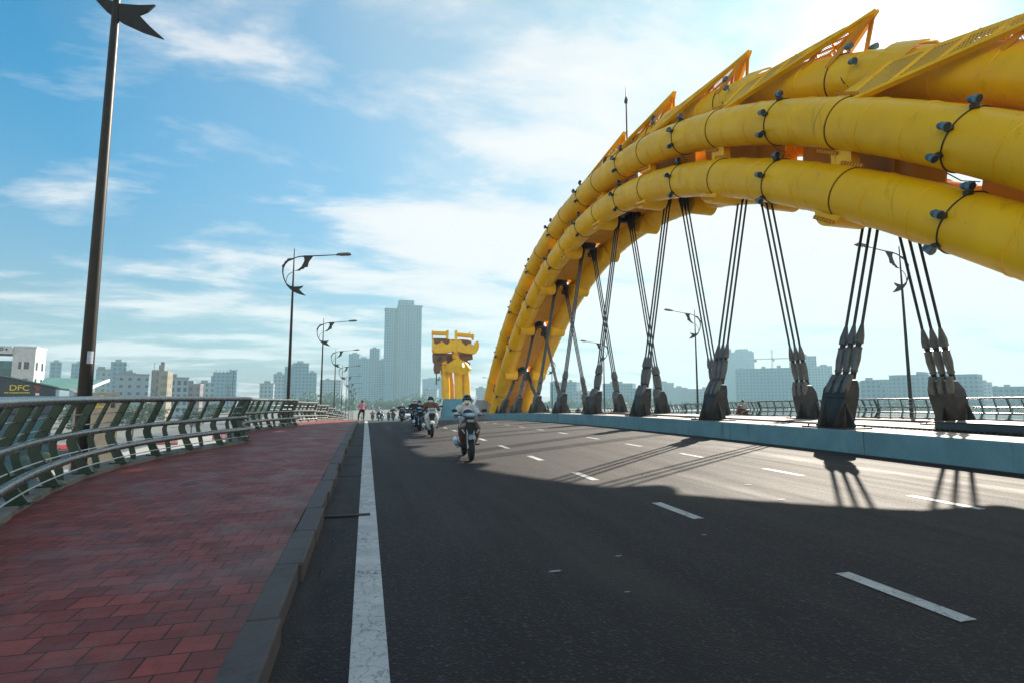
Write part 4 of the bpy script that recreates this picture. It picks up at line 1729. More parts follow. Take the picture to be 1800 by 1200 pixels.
def scooter(label, paint, accent, loc, rz_, group='scooters riding towards the camera'):
    root = thing('motor_scooter', label, 'scooter', loc, rz_, group)
    wheel(root, .66, .285, .285, 'front_wheel', .066)
    wheel(root, -.62, .275, .275, 'rear_wheel', .07)
    # fork
    for sg in (-1, 1):
        MB().tube([(sg * .075, .66, .285), (sg * .075, .50, .72)], .024, 8).build('fork', M['p_silver'], root, smooth=True)
    # front fender: arched strip
    mb = MB()
    n = 12
    vs = []
    for i in range(n + 1):
        a = R(44 + 100 * i / n)
        for x, rr in ((-.08, .292), (-.062, .325), (0, .342), (.062, .325), (.08, .292)):
            vs.append((x, .66 + math.cos(a) * rr, .285 + math.sin(a) * rr))
    mb.add(vs, [(5 * i + j, 5 * i + j + 1, 5 * i + j + 6, 5 * i + j + 5) for i in range(n) for j in range(4)])
    o = mb.build('front_fender', accent, root, smooth=True)
    sd_m = o.modifiers.new('t', 'SOLIDIFY')
    sd_m.thickness = .012
    # leg shield: rows of cross sections, widest under the handlebar
    rows = [(.26, .12, .24, .06), (.40, .19, .28, .09), (.56, .245, .32, .11), (.72, .275, .345, .14), (.84, .25, .35, .16), (.93, .17, .34, .14), (.99, .10, .32, .09)]
    vs = []
    seg = 14
    for z, hw, y, dp in rows:
        for i in range(seg):
            a = 2 * math.pi * i / seg
            cx_ = math.cos(a)
            sy_ = math.sin(a)
            vs.append((hw * math.copysign(abs(cx_) ** .7, cx_), y + dp * sy_ * (1 if sy_ > 0 else .5), z))
    fs = [(i * seg + j, i * seg + (j + 1) % seg, (i + 1) * seg + (j + 1) % seg, (i + 1) * seg + j) for i in range(len(rows) - 1) for j in range(seg)]
    fs += [tuple(range(seg - 1, -1, -1)), tuple(range((len(rows) - 1) * seg, len(rows) * seg))]
    MB().add(vs, fs).build('leg_shield', paint, root, smooth=True, sharp=60)
    # dark V and bright plate on the shield
    MB().prism([(-.12, .90), (.12, .90), (.125, .80), (.05, .63), (-.05, .63), (-.125, .80)], (0, .475, 0), (1, 0, 0), (0, .10, 1), .05).build('grille', M['black'], root, bevel=.015)
    MB().prism([(-.085, .95), (.085, .95), (.07, .86), (0, .74), (-.07, .86)], (0, .50, 0), (1, 0, 0), (0, .06, 1), .05).build('badge_plate', M['p_silver'] if accent != M['p_silver'] else M['hlens'], root, bevel=.012)
    for sg in (-1, 1):
        MB().prism([(sg * .19, .74), (sg * .215, .70), (sg * .15, .63), (sg * .125, .635)], (0, .46, 0), (1, 0, 0), (0, .1, 1), .045).build('indicator', M['hlens'], root, bevel=.01)
    # handlebar cowl, headlamp, screen
    MB().ball((0, .36, 1.04), (.18, .13, .068), 20, 10).build('handlebar_cowl', accent, root, smooth=True)
    MB().ball((0, .445, 1.055), (.125, .075, .055), 16, 8).build('headlight', M['hlens'], root, smooth=True)
    MB().tube([(-.34, .245, 1.045), (-.2, .30, 1.045), (0, .34, 1.03), (.2, .30, 1.045), (.34, .245, 1.045)], .015, 8).build('handlebar', M['engine'], root, smooth=True)
    for sg in (-1, 1):
        MB().tube([(sg * .24, .285, 1.045), (sg * .355, .24, 1.045)], .021, 8).build('grip', M['tyre'], root, smooth=True)
        MB().tube([(sg * .20, .34, 1.05), (sg * .34, .31, 1.05)], .008, 6).build('lever', M['chrome'], root)
        m_ = MB().tube([(sg * .20, .31, 1.06), (sg * .27, .33, 1.13), (sg * .33, .33, 1.15)], .008, 6)
        m_.ball((sg * .36, .33, 1.155), (.07, .022, .038))
        m_.build('mirror', M['black'], root, smooth=True)
    # footboard, body, seat
    MB().box((0, .06, .335), (.30, .46, .06)).build('footboard', M['black'], root, bevel=.02)
    rows = [(-.16, .10, .36, .66), (-.30, .165, .36, .70), (-.55, .175, .42, .72), (-.80, .13, .52, .73), (-.98, .05, .60, .70)]
    vs = []
    for y, hw, z0_, z1_ in rows:
        zm, hz = (z0_ + z1_) / 2, (z1_ - z0_) / 2
        for i in range(seg):
            a = 2 * math.pi * i / seg
            c_, s_ = math.cos(a), math.sin(a)
            vs.append((hw * math.copysign(abs(c_) ** .7, c_), y, zm + hz * math.copysign(abs(s_) ** .7, s_)))
    fs = [(i * seg + j, i * seg + (j + 1) % seg, (i + 1) * seg + (j + 1) % seg, (i + 1) * seg + j) for i in range(len(rows) - 1) for j in range(seg)]
    fs += [tuple(range(seg - 1, -1, -1)), tuple(range((len(rows) - 1) * seg, len(rows) * seg))]
    MB().add(vs, fs).build('body_shell', paint, root, smooth=True, sharp=60)
    MB().box((0, -.48, .725), (.27, .68, .075), top=(.8, .94)).build('seat', M['seatv'], root, bevel=.03)
    MB().box((.02, -.45, .30), (.22, .42, .16)).build('engine', M['engine'], root, bevel=.04)
    MB().tube([(.17, -.18, .26), (.20, -.35, .25), (.21, -.50, .32), (.22, -.86, .40), (.22, -.90, .405)], [.025, .03, .06, .068, .045], 12).build('exhaust', M['p_silver'], root, smooth=True)
    MB().tube([(-.15, -.62, .275), (-.15, -.10, .33)], .05, 8).build('drive_case', M['engine'], root, smooth=True)
    MB().ball((0, -.97, .68), (.09, .04, .05)).build('tail_light', mat('red_lens', (.3, .01, .01), .2, 0, .1, 5), root, smooth=True)
    MB().tube([(-.18, -.02, .31), (-.30, .0, .33)], .018, 6).tube([(.18, -.02, .31), (.30, .0, .33)], .018, 6).build('foot_peg', M['tyre'], root)
    return root


JK = {'ice': cloth('pale_blue_jacket', (.50, .58, .62)), 'brown': cloth('brown_shirt', (.16, .085, .06)), 'black': cloth('black_jacket', (.015, .016, .02)),
      'navy': cloth('navy_jacket', (.02, .03, .07)), 'pink': cloth('pink_shirt', (.56, .20, .27)), 'white': cloth('white_shirt', (.55, .52, .52)),
      'grey': cloth('grey_shirt', (.30, .30, .30)), 'red': cloth('maroon_jacket', (.20, .025, .03))}


def place(L, s):
    return (L, s, rz(s))


sc0 = scooter('bronze scooter with silver fender ridden by the leading masked rider', M['p_bronze'], M['p_silver'], place(2.42, 12.95), math.pi - R(3))
pr0 = person_rider('person in a pale blue jacket and white mask riding the nearest scooter', JK['ice'], M['trous'], M['helm_black'], True, sc0.location, math.pi - R(3))
bag = thing('cloth_bag', 'dark purple cloth bag held behind the leading scooter\'s handlebar', 'bag', sc0.location, math.pi - R(3))
mb = MB()
mb.ball((.02, .20, 1.10), (.12, .09, .085), 14, 9)
mb.ball((-.04, .21, 1.06), (.10, .08, .06), 12, 7)
fuse(mb, 'sack', cloth('purple', (.045, .02, .07)), bag, .012, 2)

riders = [  # L, s, yaw, scooter paint, accent, jacket, trousers, helmet, labels
    (2.46, 21.0, -2, 'p_white', 'p_white', 'brown', 'trous', 'helm_black', 'white scooter second nearest the camera', 'person in a brown shirt and white mask riding the white scooter'),
    (2.46, 25.6, -2, 'p_blue', 'p_blue', 'navy', 'trous', 'helm_black', 'dark blue scooter just behind the white scooter', 'person in a navy jacket riding just behind the white scooter'),
    (2.72, 31.0, 0, 'p_black', 'p_black', 'black', 'trous', 'helm_white', 'black scooter half hidden behind the dark blue scooter', 'person in black with a white helmet, half hidden behind the navy-jacketed rider'),
    (2.78, 43.6, 0, 'p_black', 'p_silver', 'black', 'trous', 'helm_white', 'black scooter riding alone left of the white car', 'person in black riding the black scooter left of the white car'),
    (3.0, 61.5, 0, 'p_red', 'p_black', 'black', 'trous', 'helm_white', 'dark red scooter on the crest between two other riders', 'person in black riding on the crest, second rider left of the white car'),
    (1.34, 58.5, 0, 'p_blue', 'p_white', 'white', 'trous', 'helm_white', 'blue and white scooter on the crest beside the edge line', 'person in a white top and white helmet on the crest beside the edge line'),
    (.98, 80.0, 0, 'p_red', 'p_black', 'red', 'trous', 'helm_black', 'low dark scooter beyond the crest, leftmost of the distant traffic', 'person in maroon beyond the crest, leftmost of the distant traffic'),
    (2.25, 78.0, 0, 'p_silver', 'p_white', 'grey', 'trous', 'helm_white', 'silver scooter beyond the crest right of the blue and white one', 'person in grey beyond the crest, between the white and black clad riders'),
    (3.4, 84.0, 0, 'p_black', 'p_red', 'navy', 'trous', 'helm_black', 'black scooter far beyond the crest, mostly hidden by the road', 'person in navy far beyond the crest, showing only above the road'),
]
for L, s, yaw, p1, p2, jk, tr_, hm, l1, l2 in riders:
    o = copy_tree(sc0)
    o.location = place(L, s)
    o.rotation_euler = (0, 0, math.pi + R(yaw))
    o['label'] = l1
    repaint(o, {'leg_shield': M[p1], 'body_shell': M[p1], 'front_fender': M[p2], 'handlebar_cowl': M[p2]})
    q = copy_tree(pr0)
    q.location = place(L, s)
    q.rotation_euler = (0, 0, math.pi + R(yaw))
    q['label'] = l2
    k_ = .97 + .05 * math.sin(s * 7.3)
    q.scale = (k_ * (1.04 + .06 * math.sin(s * 3.1)), k_, k_)
    repaint(q, {'jacket': JK[jk], 'trousers': M[tr_], 'helmet': M[hm]})
for L, s, p1, jk, hm, l1, l2 in ((30.0, 37.5, 'p_red', 'grey', 'helm_black', 'red scooter on the far carriageway, seen over the median', 'person in a grey shirt riding the red scooter beyond the median'),
                                 (28.0, 68.0, 'p_black', 'black', 'helm_black', 'small dark scooter far away on the other carriageway', 'person in black far away on the other carriageway')):
    o = copy_tree(sc0)
    o.location = place(L, s)
    o.rotation_euler = (0, 0, R(-8))
    o['label'] = l1
    o['group'] = 'scooters riding away on the far carriageway'
    repaint(o, {'leg_shield': M[p1], 'body_shell': M[p1], 'front_fender': M[p1], 'handlebar_cowl': M[p1]})
    q = copy_tree(pr0)
    q.location = place(L, s)
    q.rotation_euler = (0, 0, R(-8))
    q['label'] = l2
    repaint(q, {'jacket': JK[jk], 'trousers': M['trous'], 'helmet': M[hm]})

# cyclist stopped with one foot on the kerb, seen from behind
CYX, CYS = -.27, 42.6
bk = thing('bicycle', 'bicycle at the kerb at the end of the edge line', 'bicycle', place(CYX, CYS))
for y, nm in ((.52, 'front_wheel'), (-.52, 'rear_wheel')):
    w_ = MB().torus((0, y, .34), (1, 0, 0), .325, .018, 30, 8).build(nm, M['tyre'], bk, smooth=True)
    sp = MB()
    for k in range(14):
        a = 2 * math.pi * k / 14
        sp.tube([(0, y, .34), (0, y + .31 * math.cos(a), .34 + .31 * math.sin(a))], .0022, 4)
    sp.tube([(-.04, y, .34), (.04, y, .34)], .022, 8)
    sp.build('spokes', M['chrome'], w_)
fr = MB()
for a, b in (((0, -.52, .34), (0, -.05, .30)), ((0, -.05, .30), (0, -.20, .80)), ((0, -.18, .74), (0, .36, .80)), ((0, -.05, .30), (0, .37, .70)), ((0, -.52, .34), (0, -.18, .74)), ((0, .35, .88), (0, .40, .66)), ((0, .40, .66), (0, .52, .34))):
    fr.tube([a, b], .018, 8)
fr.build('frame', M['p_black'], bk)
MB().tube([(-.27, .26, .98), (-.2, .33, 1.0), (0, .35, .95), (.2, .33, 1.0), (.27, .26, .98)], .013, 8).build('handlebar', M['chrome'], bk, smooth=True)
MB().ball((0, -.24, .83), (.09, .13, .035)).build('saddle', M['seatv'], bk, smooth=True)
ck = MB()
ck.tube([(0, -.05, .30), (.08, -.05, .30), (.08, .02, .16)], .012, 6)
ck.tube([(0, -.05, .30), (-.08, -.05, .30), (-.08, -.12, .44)], .012, 6)
ck.box((.13, .02, .155), (.09, .07, .02))
ck.box((-.13, -.12, .445), (.09, .07, .02))
ck.build('crank', M['engine'], bk)
MB().box((0, -.80, .62), (.05, .02, .06)).build('reflector', mat('red_lens', (.3, .01, .01), .2), bk)
cy = thing('person', 'person in a pink shirt on a bicycle at the kerb, seen from behind', 'person', place(CYX, CYS))
b = MB()
b.ball((0, -.24, .96), (.155, .125, .12))
b.ball((0, -.18, 1.13), (.14, .11, .17))
b.ball((0, -.10, 1.29), (.165, .11, .15))
limb(b, [(-.14, -.05, 1.39), (0, -.07, 1.415), (.14, -.05, 1.39)], [.06, .072, .06])
limb(b, [(0, -.05, 1.41), (0, -.02, 1.49)], [.055, .05])
b.ball((0, .01, 1.575), (.077, .094, .112))
b.ball((0, .06, 1.53), (.05, .05, .05))
b.ball((0, .105, 1.555), (.014, .02, .022))
for sg in (-1, 1):
    b.ball((sg * .078, 0, 1.565), (.014, .026, .034))
    limb(b, [(sg * .175, -.04, 1.375), (sg * .25, .08, 1.17), (sg * .245, .23, 1.02)], [.052, .042, .029])
    b.ball((sg * .245, .265, 1.005), (.032, .045, .02))
    for i in range(4):
        x = sg * (.222 + i * .017)
        limb(b, [(x, .29, 1.008), (x, .312, .995), (x, .30, .975)], [.009, .0085, .0075], 7)
    limb(b, [(sg * .212, .255, 1.0), (sg * .20, .28, .985)], [.011, .009], 7)
limb(b, [(-.10, -.24, .93), (-.24, -.08, .60), (-.27, -.10, .25)], [.088, .060, .040])
limb(b, [(-.27, -.11, .23), (-.275, .02, .185)], [.042, .03])
limb(b, [(.10, -.24, .93), (.13, .16, .66), (.125, .0, .26)], [.088, .060, .040])
limb(b, [(.125, -.02, .22), (.13, .12, .195)], [.042, .03])
fuse(b, 'body', skin, cy, .010, 3)
j = MB()
j.ball((0, -.23, 1.0), (.165, .135, .10))
j.ball((0, -.18, 1.13), (.158, .125, .18))
j.ball((0, -.10, 1.29), (.182, .125, .16))
limb(j, [(-.15, -.05, 1.39), (0, -.07, 1.41), (.15, -.05, 1.39)], [.07, .078, .07])
for sg in (-1, 1):
    limb(j, [(sg * .18, -.04, 1.375), (sg * .235, .045, 1.23)], [.066, .058])
fuse(j, 'shirt', JK['pink'], cy, .012, 3)
t = MB()
t.ball((0, -.24, .95), (.168, .14, .12))
limb(t, [(-.10, -.24, .93), (-.242, -.08, .60), (-.27, -.10, .30)], [.10, .073, .058])
limb(t, [(.10, -.24, .93), (.132, .16, .66), (.126, .0, .31)], [.10, .073, .058])
fuse(t, 'trousers', M['trous'], cy, .012, 3)
for p in ([(-.27, -.14, .205), (-.275, .04, .190)], [(.125, -.05, .205), (.13, .14, .192)]):
    sh = MB()
    limb(sh, p, [.048, .036])
    fuse(sh, 'shoe', M['shoe'], cy, .01, 2)
hr = MB()
hr.ball((0, -.005, 1.60), (.088, .102, .105), 14, 9)
hr.ball((0, -.05, 1.55), (.078, .055, .08), 12, 8)
fuse(hr, 'hair', mat('black_hair', (.012, .010, .009), .6, 0, .3, 30), cy, .012, 2)

# white car coming over the crest
car = thing('parked_car' if False else 'car', 'white car coming over the crest of the road', 'car', place(5.6, 70.5), math.pi)
vs = []
rows = [(-2.2, .78, .45, .80), (-2.1, .86, .30, .95), (-1.2, .90, .25, .98), (.6, .90, .25, .97), (1.5, .90, .25, .92), (2.1, .84, .28, .80), (2.25, .74, .42, .70)]
for y, hw, z0_, z1_ in rows:
    vs += [(-hw, y, z0_), (hw, y, z0_), (hw * 1.02, y, (z0_ + z1_) / 2), (hw * .96, y, z1_), (-hw * .96, y, z1_), (-hw * 1.02, y, (z0_ + z1_) / 2)]
fs = [(i * 6 + j, i * 6 + (j + 1) % 6, (i + 1) * 6 + (j + 1) % 6, (i + 1) * 6 + j) for i in range(len(rows) - 1) for j in range(6)]
fs += [(5, 4, 3, 2, 1, 0), tuple(range(36, 42))]
MB().add(vs, fs).build('body', M['p_white'], car, bevel=.06)
MB().hexa([(-.84, -2.0, .94), (.84, -2.0, .94), (.84, 1.05, .94), (-.84, 1.05, .94), (-.66, -1.75, 1.55), (.66, -1.75, 1.55), (.66, .25, 1.55), (-.66, .25, 1.55)]).build('cabin_glass', M['visor'], car, bevel=.04)
MB().hexa([(-.68, -1.78, 1.552), (.68, -1.78, 1.552), (.68, .3, 1.552), (-.68, .3, 1.552), (-.62, -1.6, 1.62), (.62, -1.6, 1.62), (.62, .1, 1.62), (-.62, .1, 1.62)]).build('roof', M['p_white'], car, bevel=.02)
for sg in (-1, 1):
    MB().bar((sg * .75, 1.0, .95), (sg * .66, .27, 1.56), .06, .05).build('pillar', M['p_white'], car)
    MB().ball((sg * .62, 2.12, .68), (.2, .12, .09)).build('headlight', M['hlens'], car, smooth=True)
    MB().ball((sg * 1.0, .75, 1.0), (.11, .06, .07)).build('mirror', M['p_white'], car, smooth=True)
    for y in (-1.35, 1.38):
        w_ = MB().torus((sg * .80, y, .32), (1, 0, 0), .24, .09, 24, 8).build('wheel', M['tyre'], car, smooth=True)
        MB().tube([(sg * .80 - .06, y, .32), (sg * .80 + .06, y, .32)], .17, 14).build('rim', M['chrome'], w_)
MB().box((0, 2.22, .55), (1.1, .08, .16)).build('grille', M['black'], car)
MB().box((0, 2.20, .36), (1.5, .1, .12)).build('bumper', M['black'], car)

# ------------------------------------------------------------------ the city round the river
M['f_blue'] = facade('facade_blue_grey', (.11, .21, .30), (.035, .09, .15), 3.4, 3.4, 1.5)  # distance haze is put into these facade colours: bluer, more muted
M['f_pale'] = facade('facade_pale', (.25, .33, .38), (.06, .11, .16), 3.0, 3.3, 1.7)
M['f_white'] = facade('facade_white', (.27, .34, .39), (.06, .10, .14), 3.6, 3.6, 2.2)
M['f_white2'] = facade('facade_white_blue', (.26, .33, .41), (.04, .09, .17), 2.6, 3.2, 1.2)
M['f_ochre'] = facade('facade_ochre', (.27, .235, .165), (.22, .19, .13), 4.2, 3.6, 1.8)
M['f_pink'] = facade('facade_pink', (.22, .165, .175), (.12, .10, .11), 3.0, 3.3, 1.6)
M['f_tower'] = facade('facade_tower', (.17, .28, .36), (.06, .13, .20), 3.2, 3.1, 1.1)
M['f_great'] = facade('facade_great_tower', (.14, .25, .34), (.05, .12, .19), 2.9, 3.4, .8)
M['roofgrey'] = mat('roof_grey', (.20, .22, .24), .8, 0, .15, .3)


def building(L, s, w, ztop, brg, fm, style, label, i):
    z0 = GZ
    H_ = ztop - z0
    d_ = max(9, min(22, w * .7))
    turn = ((-1) ** i) * (6 + (i * 7) % 9)
    names = {'f_great': 'office_tower', 'f_tower': 'apartment_tower'}
    root = thing(names.get(fm, 'city_building'), label, 'tower' if fm in names else 'building', (L, s, z0), R(-brg + turn))
    f = M[fm]
    k = math.cos(R(turn)) + .3 * abs(math.sin(R(turn)))
    w = w / k
    def block(name, x0, x1, y0, y1, a, b, m=f):
        return MB().box(((x0 + x1) / 2, (y0 + y1) / 2, (a + b) / 2), (x1 - x0, y1 - y0, b - a)).build(name, m, root)
    x0, x1 = -w / 2, w / 2
    if style == 'slab':
        block('facade', x0, x1, 0, d_, 0, H_ - 1.2)
        block('roof_parapet', x0 - .2, x1 + .2, -.2, d_ + .2, H_ - 1.2, H_ - .4, M['roofgrey'])
        block('plant_room', x0 * .4, x1 * .5, 2, d_ - 2, H_ - .4, H_ + 1.5, M['roofgrey'])
    elif style == 'block':
        block('facade', x0, x1, 0, d_, 0, H_)
        block('roof_parapet', x0 - .2, x1 + .2, -.25, d_ + .2, H_, H_ + .7, M['roofgrey'])
        n = max(1, int(w / 14))
        for j in range(n):
            c = x0 + w * (j + .3 + .2 * (j % 2)) / n
            block('plant_room', c - 1.6, c + 1.6, 2.5, 6.5, H_ + .7, H_ + 2.2 + (j % 3) * .6, M['roofgrey'])
    elif style == 'step':
        block('facade', x0, x0 + w * .62, 0, d_, 0, H_)
        block('facade', x0 + w * .62 + .02, x1, .8, d_ - 1, 0, H_ * .80)
        block('roof_parapet', x0 - .2, x0 + w * .62 + .2, -.2, d_ + .2, H_, H_ + .6, M['roofgrey'])
        block('plant_room', x0 + w * .15, x0 + w * .4, 2, 7, H_ + .6, H_ + 2.6, M['roofgrey'])
        block('plant_room', x0 + w * .72, x0 + w * .88, 2, 6, H_ * .80, H_ * .80 + 1.8, M['roofgrey'])
    elif style == 'tank':
        block('facade', x0, x0 + w * .45, .5, d_, 0, H_ - 1.2, M['f_pink'])
        block('facade', x0 + w * .45 + .02, x1, 0, d_, 0, H_ - 1.6)
        block('stair_head', x0 + w * .36, x0 + w * .7, 2, 6, H_ - 1.2, H_ + 1.2, M['roofgrey'])
        MB().tube([(x0 + w * .55, 3, H_ + 1.2), (x0 + w * .55, 3, H_ + 2.6)], .8, 12).build('water_tank', M['sleeve'], root)
        MB().tube([(x0 + .5, 2, H_ - 1.2), (x0 + .5, 2, H_ + 2.2)], .12, 6).build('chimney_pipe', M['roofgrey'], root)
        for zz in (3.5, 7.2):
            MB().box((x0 + w * .22, .47, zz + 6), (1.7, .1, 1.5)).build('window', M['visor'], root)
    elif style == 'slotted':
        block('facade', x0, x0 + w * .62, 0, d_, 0, H_ - 1.5)
        block('facade', x0 + w * .66, x1, 0, d_, 0, H_)
        block('core', x0 + w * .62, x0 + w * .66, 1.5, d_, 0, H_ - 2.5, M['roofgrey'])
        block('facade', x0 - w * .08, x0 - .02, 1, d_, 0, H_ - 5)
        for j in range(5):
            block('roof_frame', x0 + w * (.1 + .16 * j), x0 + w * (.13 + .16 * j), 1, 4, H_ - 1.5, H_ + .9, M['roofgrey'])
    elif style == 'great':
        block('facade', x0, x0 + w * .33, .6, d_, 0, H_ - 11)
        block('facade', x0 + w * .33 + .02, x1, 0, d_, 0, H_ - 6)
        block('roof_slab', x0 - 1.2, x0 + w * .34, -.6, d_, H_ - 11, H_ - 10.2, M['roofgrey'])
        block('roof_slab', x0 + w * .35, x1 + 1.4, -1.4, d_ + 1, H_ - 6, H_ - 5.2, M['roofgrey'])
        block('plant_room', x0 + w * .36, x0 + w * .78, 1.5, d_ - 3, H_ - 5.2, H_ + 1.5, M['f_tower'])
        for j in range(9):     # vertical ribs
            c = x0 + w * (.36 + .078 * j)
            block('rib', c - .35, c + .35, -.55, -.02, 0, H_ - 6.3, M['roofgrey'])
        block('dark_strip', x0 + w * .24, x0 + w * .30, .35, .58, 0, H_ - 12, M['glass'])  # dark glassy strip set on the face
    elif style == 'crown':
        block('facade', x0, x1, 0, d_, 0, H_ - 5)
        for a, b, h in ((.10, .38, 0), (.56, .84, 0), (.0, .10, -3), (.84, .96, -3)):
            block('roof_crown', x0 + w * a, x0 + w * b, .5, d_ - 1, H_ - 5, H_ + h, M['f_tower'])
    elif style == 'wide':
        block('facade', x0, x1, 0, d_, 0, H_ - 1.2)
        block('facade', x0 + w * .34, x0 + w * .40, -1, d_, 0, H_ + 1.8)
        block('roof_parapet', x0 - .3, x0 + w * .338, -.3, d_ + .2, H_ - 1.2, H_ - .5, M['roofgrey'])
        block('plant_room', x0 + w * .55, x0 + w * .70, 2, 8, H_ - 1.2, H_ + 1.6, M['roofgrey'])
        block('facade', x0 - w * .22, x0 - .02, 2, d_, 0, H_ - 4)
    return root


for i, row in enumerate([
    (-266, 560, 7.2, 31.6, -25.4, 'f_blue', 'slab', 'slim pale tower right beside the near white building'),
    (-260, 585, 11.9, 32.2, -24.0, 'f_blue', 'slab', 'grey-blue tower just left of the nearest lamp pole'),
    (-159, 389, 5.7, 17.5, -22.2, 'f_pale', 'block', 'pale block right behind the nearest lamp pole'),
    (-186, 485, 16.6, 27.5, -21.0, 'f_blue', 'step', 'stepped pale tower right of the nearest lamp pole'),
    (-114, 310, 13.3, 11.9, -20.2, 'f_white', 'block', 'long white low building with small dark windows on the left bank'),
    (-91, 275, 6.7, 14.4, -18.3, 'f_ochre', 'tank', 'tan and brown apartment block with rooftop tank on the left bank'),
    (-87, 287, 9.0, 9.7, -16.8, 'f_white2', 'block', 'white and blue balcony house right of the tan block'),
    (-84, 298, 7.3, 6.9, -15.7, 'f_pink', 'block', 'low pinkish house on the left bank'),
    (-95, 368, 7.3, 8.9, -14.5, 'f_pale', 'block', 'low pale house between the pinkish house and the broad hotel'),
    (-127, 545, 19.9, 24.7, -13.1, 'f_blue', 'slotted', 'broad grey-blue hotel on the left skyline with stepped left shoulder'),
    (-75, 515, 7.5, 21.4, -8.3, 'f_pale', 'slab', 'narrow pale block left of the second lamp pole'),
    (-80, 615, 11.3, 33.3, -7.4, 'f_blue', 'slab', 'slim tower just left of the second lamp pole'),
    (-58, 557, 21.9, 32.8, -5.9, 'f_blue', 'step', 'blocky tower with stepped right shoulder behind the second lamp pole'),
    (-79, 473, 10.6, 12.2, -9.5, 'f_pale', 'slab', 'low block left of the narrow pale one on the skyline'),
    (-38, 639, 20.9, 19.0, -3.4, 'f_pale', 'block', 'low block between the lamp poles left of the paired towers'),
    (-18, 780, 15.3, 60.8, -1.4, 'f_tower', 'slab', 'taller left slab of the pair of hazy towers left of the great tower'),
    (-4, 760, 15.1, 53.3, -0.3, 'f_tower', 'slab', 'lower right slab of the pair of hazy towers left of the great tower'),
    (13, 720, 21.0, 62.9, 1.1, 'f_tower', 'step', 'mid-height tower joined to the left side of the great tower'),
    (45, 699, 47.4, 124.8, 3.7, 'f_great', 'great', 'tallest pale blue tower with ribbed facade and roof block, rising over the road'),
    (73, 636, 17.4, 8.9, 6.5, 'f_pale', 'block', 'low block at the foot of the tallest tower'),
    (118, 892, 52.0, 29.1, 7.6, 'f_blue', 'step', 'stepped hazy block left behind the dragon head'),
    (150, 684, 23.9, 11.2, 12.4, 'f_pale', 'step', 'low hazy block right of the dragon head'),
    (182, 613, 27.4, 9.0, 16.6, 'f_pale', 'block', 'low hazy block seen through the legs of the arch'),
    (199, 523, 29.7, 15.2, 20.8, 'f_blue', 'block', 'hazy block behind the farthest hangers'),
    (208, 476, 28.3, 5.4, 23.6, 'f_white', 'block', 'low white building behind the farthest hangers'),
    (277, 532, 55.2, 14.7, 27.5, 'f_blue', 'step', 'long hazy block behind the fifth pair of hangers'),
    (370, 594, 38.5, 17.3, 31.9, 'f_pale', 'step', 'long low hazy block between the third and fourth pair of hangers'),
    (362, 528, 33.0, 8.6, 34.4, 'f_pale', 'block', 'low hazy block left behind the second pair of hangers'),
    (558, 706, 55.5, 74.4, 38.3, 'f_tower', 'crown', 'tall hazy tower with notched crown behind the second pair of hangers'),
    (404, 470, 57.4, 29.7, 40.7, 'f_blue', 'block', 'wide grey-blue office slab under the construction crane'),
    (494, 496, 42.0, 46.5, 44.8, 'f_tower', 'step', 'tall hazy block right of the wide office slab'),
    (414, 378, 22.3, 13.1, 47.6, 'f_pale', 'block', 'low hazy block behind the nearest road-side hanger'),
    (382, 323, 16.0, 13.0, 49.7, 'f_blue', 'step', 'hazy block right of the nearest road-side hanger'),
    (451, 332, 60.6, 19.8, 53.6, 'f_blue', 'wide', 'very wide hazy block behind the nearest far-side hanger'),
    (589, 378, 17.4, 14.3, 57.3, 'f_pale', 'step', 'hazy block with roof house right of the very wide one'),
    (479, 290, 27.8, 8.0, 58.8, 'f_blue', 'block', 'low long hazy block at the right edge'),
]):
    building(*row, i)

# construction crane on the wide slab
cr = thing('tower_crane', 'thin construction crane standing over the wide hazy slab', 'crane', (411.1, 464.1, 27.5), R(-42))
mb = MB()
for sx_ in (-.7, .7):
    for sy_ in (-.7, .7):
        mb.tube([(sx_, sy_, -37), (sx_, sy_, 22)], .16, 5)
for q in range(20):
    z = -2 + q * 1.2
    mb.bar((-.7, -.7, z), (.7, -.7, z + 1.2), .12, .12)
    mb.bar((.7, .7, z), (-.7, .7, z + 1.2), .12, .12)
mb.build('mast', M['anchor'], cr)
mb = MB()
mb.tube([(-17, 0, 13), (18, 0, 13)], .25, 6)
mb.tube([(-17, 0, 12.2), (18, 0, 12.2)], .2, 6)
for q in range(23):
    mb.bar((-17 + q * 1.5, 0, 12.2), (-16.2 + q * 1.5, 0, 13), .14, .14)
mb.tube([(-16, 0, 13), (0, 0, 21), (17, 0, 13)], .06, 4)
mb.build('jib', M['anchor'], cr)
MB().box((-16, 0, 11), (3, 1.6, 2.6)).build('counterweight', M['roofgrey'], cr)
MB().box((1.4, 0, 11), (1.8, 1.6, 2.2)).build('cab', M['roofgrey'], cr)

# near white house with teal glass, left bank
wb_ = thing('white_building', 'white four-storey building with teal glass front at the left edge', 'building', (-69.9, 132.9, GZ), R(13))
wm = concrete('white_render', (.62, .63, .64), (.42, .42, .43), True, .4, .8)
TOP = 11.5 - GZ
MB().box((.9, 3.6, TOP / 2), (3.6, 7.2, TOP)).build('wall', wm, wb_)
MB().box((.9, 3.6, TOP + .15), (3.9, 7.5, .3)).build('roof_edge', wm, wb_)
for fl_ in range(5):
    z = TOP - 3.7 - fl_ * 3.45
    f_ = MB().box((.95, -.02, z), (1.9, .12, 1.75)).build('window', wm, wb_)
    MB().box((.95, -.09, z), (1.66, .04, 1.5)).build('pane', M['visor'], f_)
    MB().box((.8, -.12, z), (.35, .04, 1.5)).build('curtain', M['white'], f_)
    for y in (1.2, 5.0):
        f_ = MB().box((2.71, y, z - .1), (.10, 1.5, 2.0)).build('window', wm, wb_)
        MB().box((2.77, y, z - .1), (.04, 1.2, 1.7)).build('pane', M['visor'], f_)
